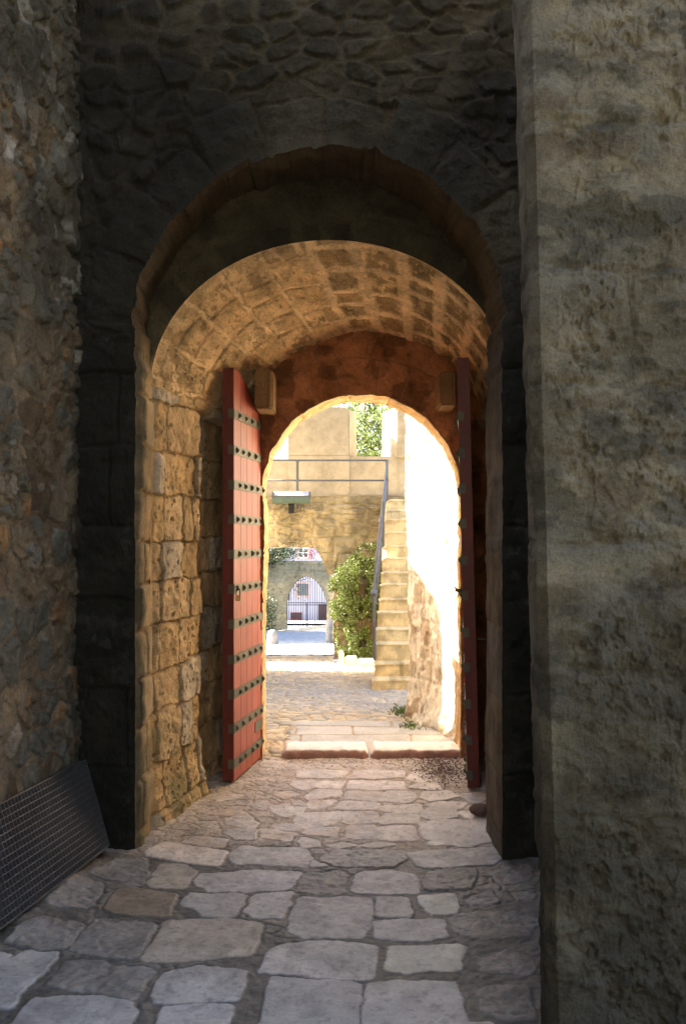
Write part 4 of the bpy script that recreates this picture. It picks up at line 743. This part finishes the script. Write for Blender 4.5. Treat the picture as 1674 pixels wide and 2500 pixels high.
# tufts of grass at the wall foot
for i, (px, py, Yb, n_) in enumerate(((985, 1737, 7.9, 260), (988, 1712, 8.25, 180), (1000, 1772, 7.35, 110))):
    mb = MB(); x0, _, z0 = at(px, py, Yb); z0 = float(gz(Yb)); rg = random.Random(i + 60)
    for k in range(n_):
        x = x0 + rg.gauss(0, .05); y = Yb + rg.gauss(0, .09); l = rg.uniform(.012, .038); dx, dy = rg.gauss(0, .5), rg.gauss(0, .5)
        p0 = Vector((x, y, z0)); p1 = p0 + Vector((dx * l, dy * l, l)); w = Vector((rg.uniform(-1, 1), rg.uniform(-1, 1), 0)).normalized() * .005; mb.add([p0 - w, p0 + w, p1 + w * .6 + Vector((0, 0, -.01)), p1], [(0, 1, 2, 3)])
    tag(mb.build('grass_tuft', M['grass']), ('green grass tuft at the corner foot of the sunlit wall', 'green weed nearest the first stair, by the sunlit wall corner', 'smallest dark weed at the sunlit wall foot, nearest the flagstones')[i], 'weed', 'weeds at the foot of the sunlit wall')
# ledge stones under the shrub
for i, (pa, pb, ya, yb, Yk) in enumerate(((826, 840, 1590, 1612, 14.3), (842, 872, 1604, 1622, 14.1), (874, 915, 1612, 1632, 13.7))):
    x0 = at(pa, 0, Yk)[0]; x1 = at(pb, 0, Yk)[0]; z1 = at(0, ya + 2, Yk)[2]; mb = MB(); mb.box(x0, x1, Yk, Yk + .35, float(gz(Yk)) - .1, z1); tag(mb.build('kerb_stone', M['ledge'], bevel=.02), ('short upright kerb stone at the left end of the shrub bed', 'middle kerb stone edging the shrub bed', 'long low kerb stone of the shrub bed beside the stairs')[i], 'kerb stone', 'kerb stones of the shrub bed')
mb = MB(); mb.box(-.16, .50, 14.5, 15.19, -.6, -.38); tag(mb.build('shrub_bed', M['soil']), 'low soil bed at the foot of the shrub', 'planting bed')
for i, (pa, pb, ya, yb, Yk, tilt) in enumerate(((652, 679, 1537, 1579, 22.5, 0), (794, 813, 1512, 1571, 23.8, 1))):
    x0, x1 = at(pa, 0, Yk)[0], at(pb, 0, Yk)[0]; z0 = at(0, yb, Yk)[2]; z1 = at(0, ya, Yk)[2]; r_ = (x1 - x0) / 2; cx = (x0 + x1) / 2; mb = MB()
    mb.tube([(cx, Yk, z0 - .1), (cx, Yk, z0 + .1), (cx, Yk, z1 - r_ * .7), (cx, Yk, z1 - r_ * .3), (cx, Yk, z1)], [r_, r_, r_ * .95, r_ * .75, r_ * .25], 12)
    tag(mb.build('stone_bollard', M['bol'], smooth=True), ('squat broad stone bollard left of the low passage', 'tall round-headed stone bollard beside the passage jamb')[i], 'bollard', 'stone bollards on the street')

# ------------------------------------------------------------------ far wall with pointed arch, iron gate and the lilac house
GY = 42.0; gx = lambda px: (px - HX) * GY / F; gzz = lambda py: EYE - (py - HY) * GY / F
fw = empty('far_wall', (0, GY, -2.7), 'old grey brown stone wall with a pointed archway beyond the low passage', 'wall')
xl, xr = gx(699.5), gx(797); xm = gx(748.5); zs_, za_, zb_ = gzz(1472), gzz(1406), gzz(1541)
t = np.linspace(0, 1, 60); jl = np.stack([np.full(40, xl), np.linspace(zb_ - .3, zs_, 40, endpoint=False)], 1)
ax = xl + (xm - xl) * (1 - np.cos(t * math.pi / 2)) ** .82; az = zs_ + (za_ - zs_) * (np.sin(t * math.pi / 2) * .93 + .07 * t)
la = np.stack([ax, az], 1); ra = np.stack([xl + xr - ax, az], 1)[::-1]; ra[:, 0] = np.minimum(ra[:, 0], xr); jr = np.stack([np.full(40, xr), jl[::-1, 1]], 1); gc = np.concatenate([jl, la, ra[1:], jr])
R = arch_ring(gc, xm, zs_, -9, 6, gzz(1369), 110, 1.3); X, Z = R[..., 0], R[..., 1]; d, r1, r2 = ashlar(X, Z, np.arange(-4, 1.5, .3), .3, .8, 311, .08)
h = ss(0, .04, d) * .03 + (fbm(X * 4, Z * 4, 312) - .5) * .08; c = mix(np.array((.62, .47, .25)), np.array((.48, .39, .24)), r1); c = mix(c, np.array((.30, .27, .17)), ss(-.4, .3, Z + fbm(X * 2, Z * 2, 313) * .4) * .8)
sheet('wall_face', np.stack([X, np.full(X.shape, GY), Z], -1), h, c, M['far'], fw, 1)
Pr = np.zeros((len(gc), 8, 3)); Pr[..., 0] = gc[:, None, 0]; Pr[..., 2] = gc[:, None, 1]; Pr[..., 1] = GY + .6 * np.linspace(0, 1, 8)[None, :]
sheet('archway_reveal', Pr, np.zeros(Pr.shape[:2]), np.ones((len(gc), 8, 3)) * np.array((.40, .34, .22)), M['far'], fw, -1)
mb = MB(); mb.box(-9, xl - .4, GY + .1, GY + .6, -3.5, gzz(1372)); mb.box(xr + .4, 6, GY + .1, GY + .6, -3.5, gzz(1372)); mb.box(xl - .4, xr + .4, GY + .1, GY + .6, za_ + .1, gzz(1372)); mb.build('masonry_core', M['ledge'], fw)
# ring of thin voussoirs
mb = MB(); cen = np.array([xm, zs_ - .2])
for k in range(2, 118, 4):
    if k >= len(la) + len(ra) - 4: break
    al = np.concatenate([la, ra[1:]]); p = al[k]; q = al[min(k + 3, len(al) - 1)]; nrm = p - cen; nrm = nrm / np.linalg.norm(nrm)
    mb.prism([(p[0], GY - .05, p[1]), (p[0] + nrm[0] * .16, GY - .05, p[1] + nrm[1] * .16), (q[0] + nrm[0] * .16, GY - .05, q[1] + nrm[1] * .16), (q[0], GY - .05, q[1])], (0, .1, 0))
mb.build('arch_ring', stone('voussoir', (.45, .35, .20), var=.3, bump=.3, fine=6), fw)
ig = empty('iron_gate', (xm, GY + .1, zb_), 'black barred double gate filling the pointed archway of the far wall', 'gate'); GA = GY + .08
def zarch(x): 
    x = xm - abs(x - xm); return float(np.interp(x, la[:, 0], la[:, 1]))
mb = MB(); bar = .015
for z in (zs_, zs_ - .10): mb.box(xl, xr, GA - .012, GA + .012, z - .018, z + .018)
for x in (xm - .02,): mb.box(x, x + .04, GA - .014, GA + .014, zb_ + .1, zs_)
mb.box(xl, xr, GA - .012, GA + .012, gzz(1525) - .05, gzz(1525) + .05); mb.box(xl, xl + .04, GA - .014, GA + .014, zb_, zs_); mb.box(xr - .04, xr, GA - .014, GA + .014, zb_, zs_); mb.build('gate_frame', M['blackiron'], ig)
mb = MB(); mb.tube([(float(p[0]), GA, float(p[1])) for p in np.concatenate([la, ra[1:]])[::4]], .022, 6); mb.build('arch_bar', M['blackiron'], ig)
nb_ = 17
for k in range(1, nb_):
    x = xl + (xr - xl) * k / nb_; mb = MB(); mb.box(x - bar, x + bar, GA - bar, GA + bar, zb_ + .05, zarch(x)); mb.build('bar', M['blackiron'], ig)
# the house
HYY = 52.0; hx = lambda px: (px - HX) * HYY / F; hz = lambda py: EYE - (py - HY) * HYY / F
ho = empty('lilac_house', (0, HYY, -3.3), 'lilac white house with pink trimmed windows behind the iron gate', 'house')
mb = MB(); mb.box(-9, 6, HYY, HYY + 8, -4, 4.5); mb.build('wall', M['render'], ho)
mb = MB(); mb.prism([(-9.4, HYY - .4, 4.5), (-9.4, HYY + 4, 6.4), (-9.4, HYY + 8.4, 4.5)], (15.8, 0, 0)); mb.build('roof', M['tile'], ho)
def window(pa, pb, ya, yb, kind, trim=True):
    x0, x1, z1, z0 = hx(pa), hx(pb), hz(ya), hz(yb); mb = MB(); w = .09; f = .055
    if trim:
        mb.box(x0 - w, x1 + w, HYY - .04, HYY - .001, z1, z1 + w); mb.box(x0 - w, x1 + w, HYY - .05, HYY - .001, z0 - w, z0); mb.box(x0 - w, x0, HYY - .04, HYY - .001, z0, z1); mb.box(x1, x1 + w, HYY - .04, HYY - .001, z0, z1)
    else: mb.box(x0, x1, HYY - .03, HYY - .002, z1, z1 + .03)
    wn = mb.build('window', M['pink'], ho)
    if kind == 'pane':
        mb = MB(); mb.box(x0, x1, HYY - .012, HYY - .002, z0, z1); mb.build('pane', M['pane'], wn); mb = MB(); xc = (x0 + x1) / 2; zc = (z0 + z1) / 2
        for a, b_, c_, d_ in ((x0, x0 + f, z0, z1), (x1 - f, x1, z0, z1), (xc - f * .8, xc + f * .8, z0, z1)): mb.box(a, b_, HYY - .032, HYY - .0125, c_, d_)
        for a, b_ in ((z0, z0 + f), (z1 - f, z1), (zc - .02, zc + .02)): mb.box(x0 + f, xc - f * .8, HYY - .031, HYY - .0125, a, b_); mb.box(xc + f * .8, x1 - f, HYY - .031, HYY - .0125, a, b_)
        mb.build('frame', M['white'], wn)
    elif kind == 'shutter':
        mb = MB(); mb.box(x0, x1, HYY - .02, HYY - .002, z0, z1)
        for k in range(9): z = z0 + (z1 - z0) * k / 9; mb.box(x0 + .03, x1 - .03, HYY - .032, HYY - .0205, z + .01, z + .05)
        mb.build('shutter', M['louvre'], wn)
    else:
        mb = MB(); mb.box(x0, x1, HYY - .02, HYY - .002, z0 + (z1 - z0) * .45, z1); mb.build('pane', M['brown'], wn); mb = MB(); mb.box(x0, x1, HYY - .035, HYY - .002, z0, z0 + (z1 - z0) * .44); mb.build('panel', M['darkred'], wn)
window(728, 753, 1337, 1362, 'pane'); window(725, 753, 1425, 1454, 'shutter'); window(709, 737, 1495, 1521, 'half', False); window(694, 708, 1446, 1466, 'shutter', False); window(660, 684, 1337, 1362, 'pane')
mb = MB(); mb.box(hx(777), hx(798), HYY - .06, HYY - .001, hz(1524), hz(1475)); d_ = mb.build('door', M['brown'], ho); mb = MB(); mb.box(hx(779), hx(786.8), HYY - .08, HYY - .0605, hz(1520), hz(1480)); mb.box(hx(788), hx(796), HYY - .08, HYY - .0605, hz(1520), hz(1480)); mb.build('panel', M['brown'], d_)
# vines and flowers
rg = random.Random(77)
def cluster(name, cen, r, n_, size, m, label, cat):
    pts = []
    for k in range(n_): v = Vector((rg.gauss(0, 1), rg.gauss(0, 1), rg.gauss(0, 1))); pts.append(Vector(cen) + Vector((v.x * r[0], v.y * r[1], v.z * r[2])) * .5)
    e_ = empty(name, cen, label, cat); mb = MB(); leaves(mb, pts, size, rg); mb.build('foliage', m, e_); mb = MB(); mb.tube([(cen[0], cen[1], cen[2] - r[2]), (cen[0] + .05, cen[1], cen[2])], [.03, .01], 6); mb.build('stem', M['bark'], e_)
cluster('ivy', (gx(664), GY - .1, gzz(1350)), (.9, .3, .7), 1500, .06, M['leafdk'], 'dark ivy hanging over the top of the far wall at the left', 'ivy')
cluster('hanging_branch', (gx(715), GY - .1, gzz(1347)), (.8, .2, .35), 420, .06, M['leafdk'], 'thin leafy branch in front of the lilac house left of the upper window', 'branch')
cluster('red_geranium', (hx(761), HYY - .3, hz(1351)), (.32, .12, .32), 130, .05, M['redleaf'], 'small red flowering plant right of the upper window', 'flowers')
cluster('dark_shrub', (gx(652), GY - 1.0, gzz(1500)), (.55, .5, 1.1), 1800, .06, M['leafdk'], 'dark green shrub at the foot of the far wall, left', 'shrub')
# kerb line in front of the gate and an unseen building added to shade the street
mb = MB(); mb.prism([(gx(678), GY - .9, -2.75), (gx(800), GY - .4, -2.5), (gx(800), GY - .2, -2.5), (gx(678), GY - .7, -2.75)], (0, 0, .14)); tag(mb.build('street_kerb', M['ledge']), 'pale stone kerb crossing in front of the iron gate', 'kerb')
mb = MB(); mb.box(-14, -6.2, 24.5, 41, -3, 7.5); sh = mb.build('townhouse', M['render']); tag(sh, 'tall plain townhouse along the left of the street beyond the curtain wall', 'house'); mb = MB(); mb.prism([(-14.3, 24.2, 7.5), (-10, 24.2, 9.3), (-5.9, 24.2, 7.5)], (0, 17, 0)); mb.build('roof', M['tile'], sh)
print('objects', len(bpy.data.objects), 'verts', sum(len(o.data.vertices) for o in bpy.data.objects if o.type == 'MESH'))
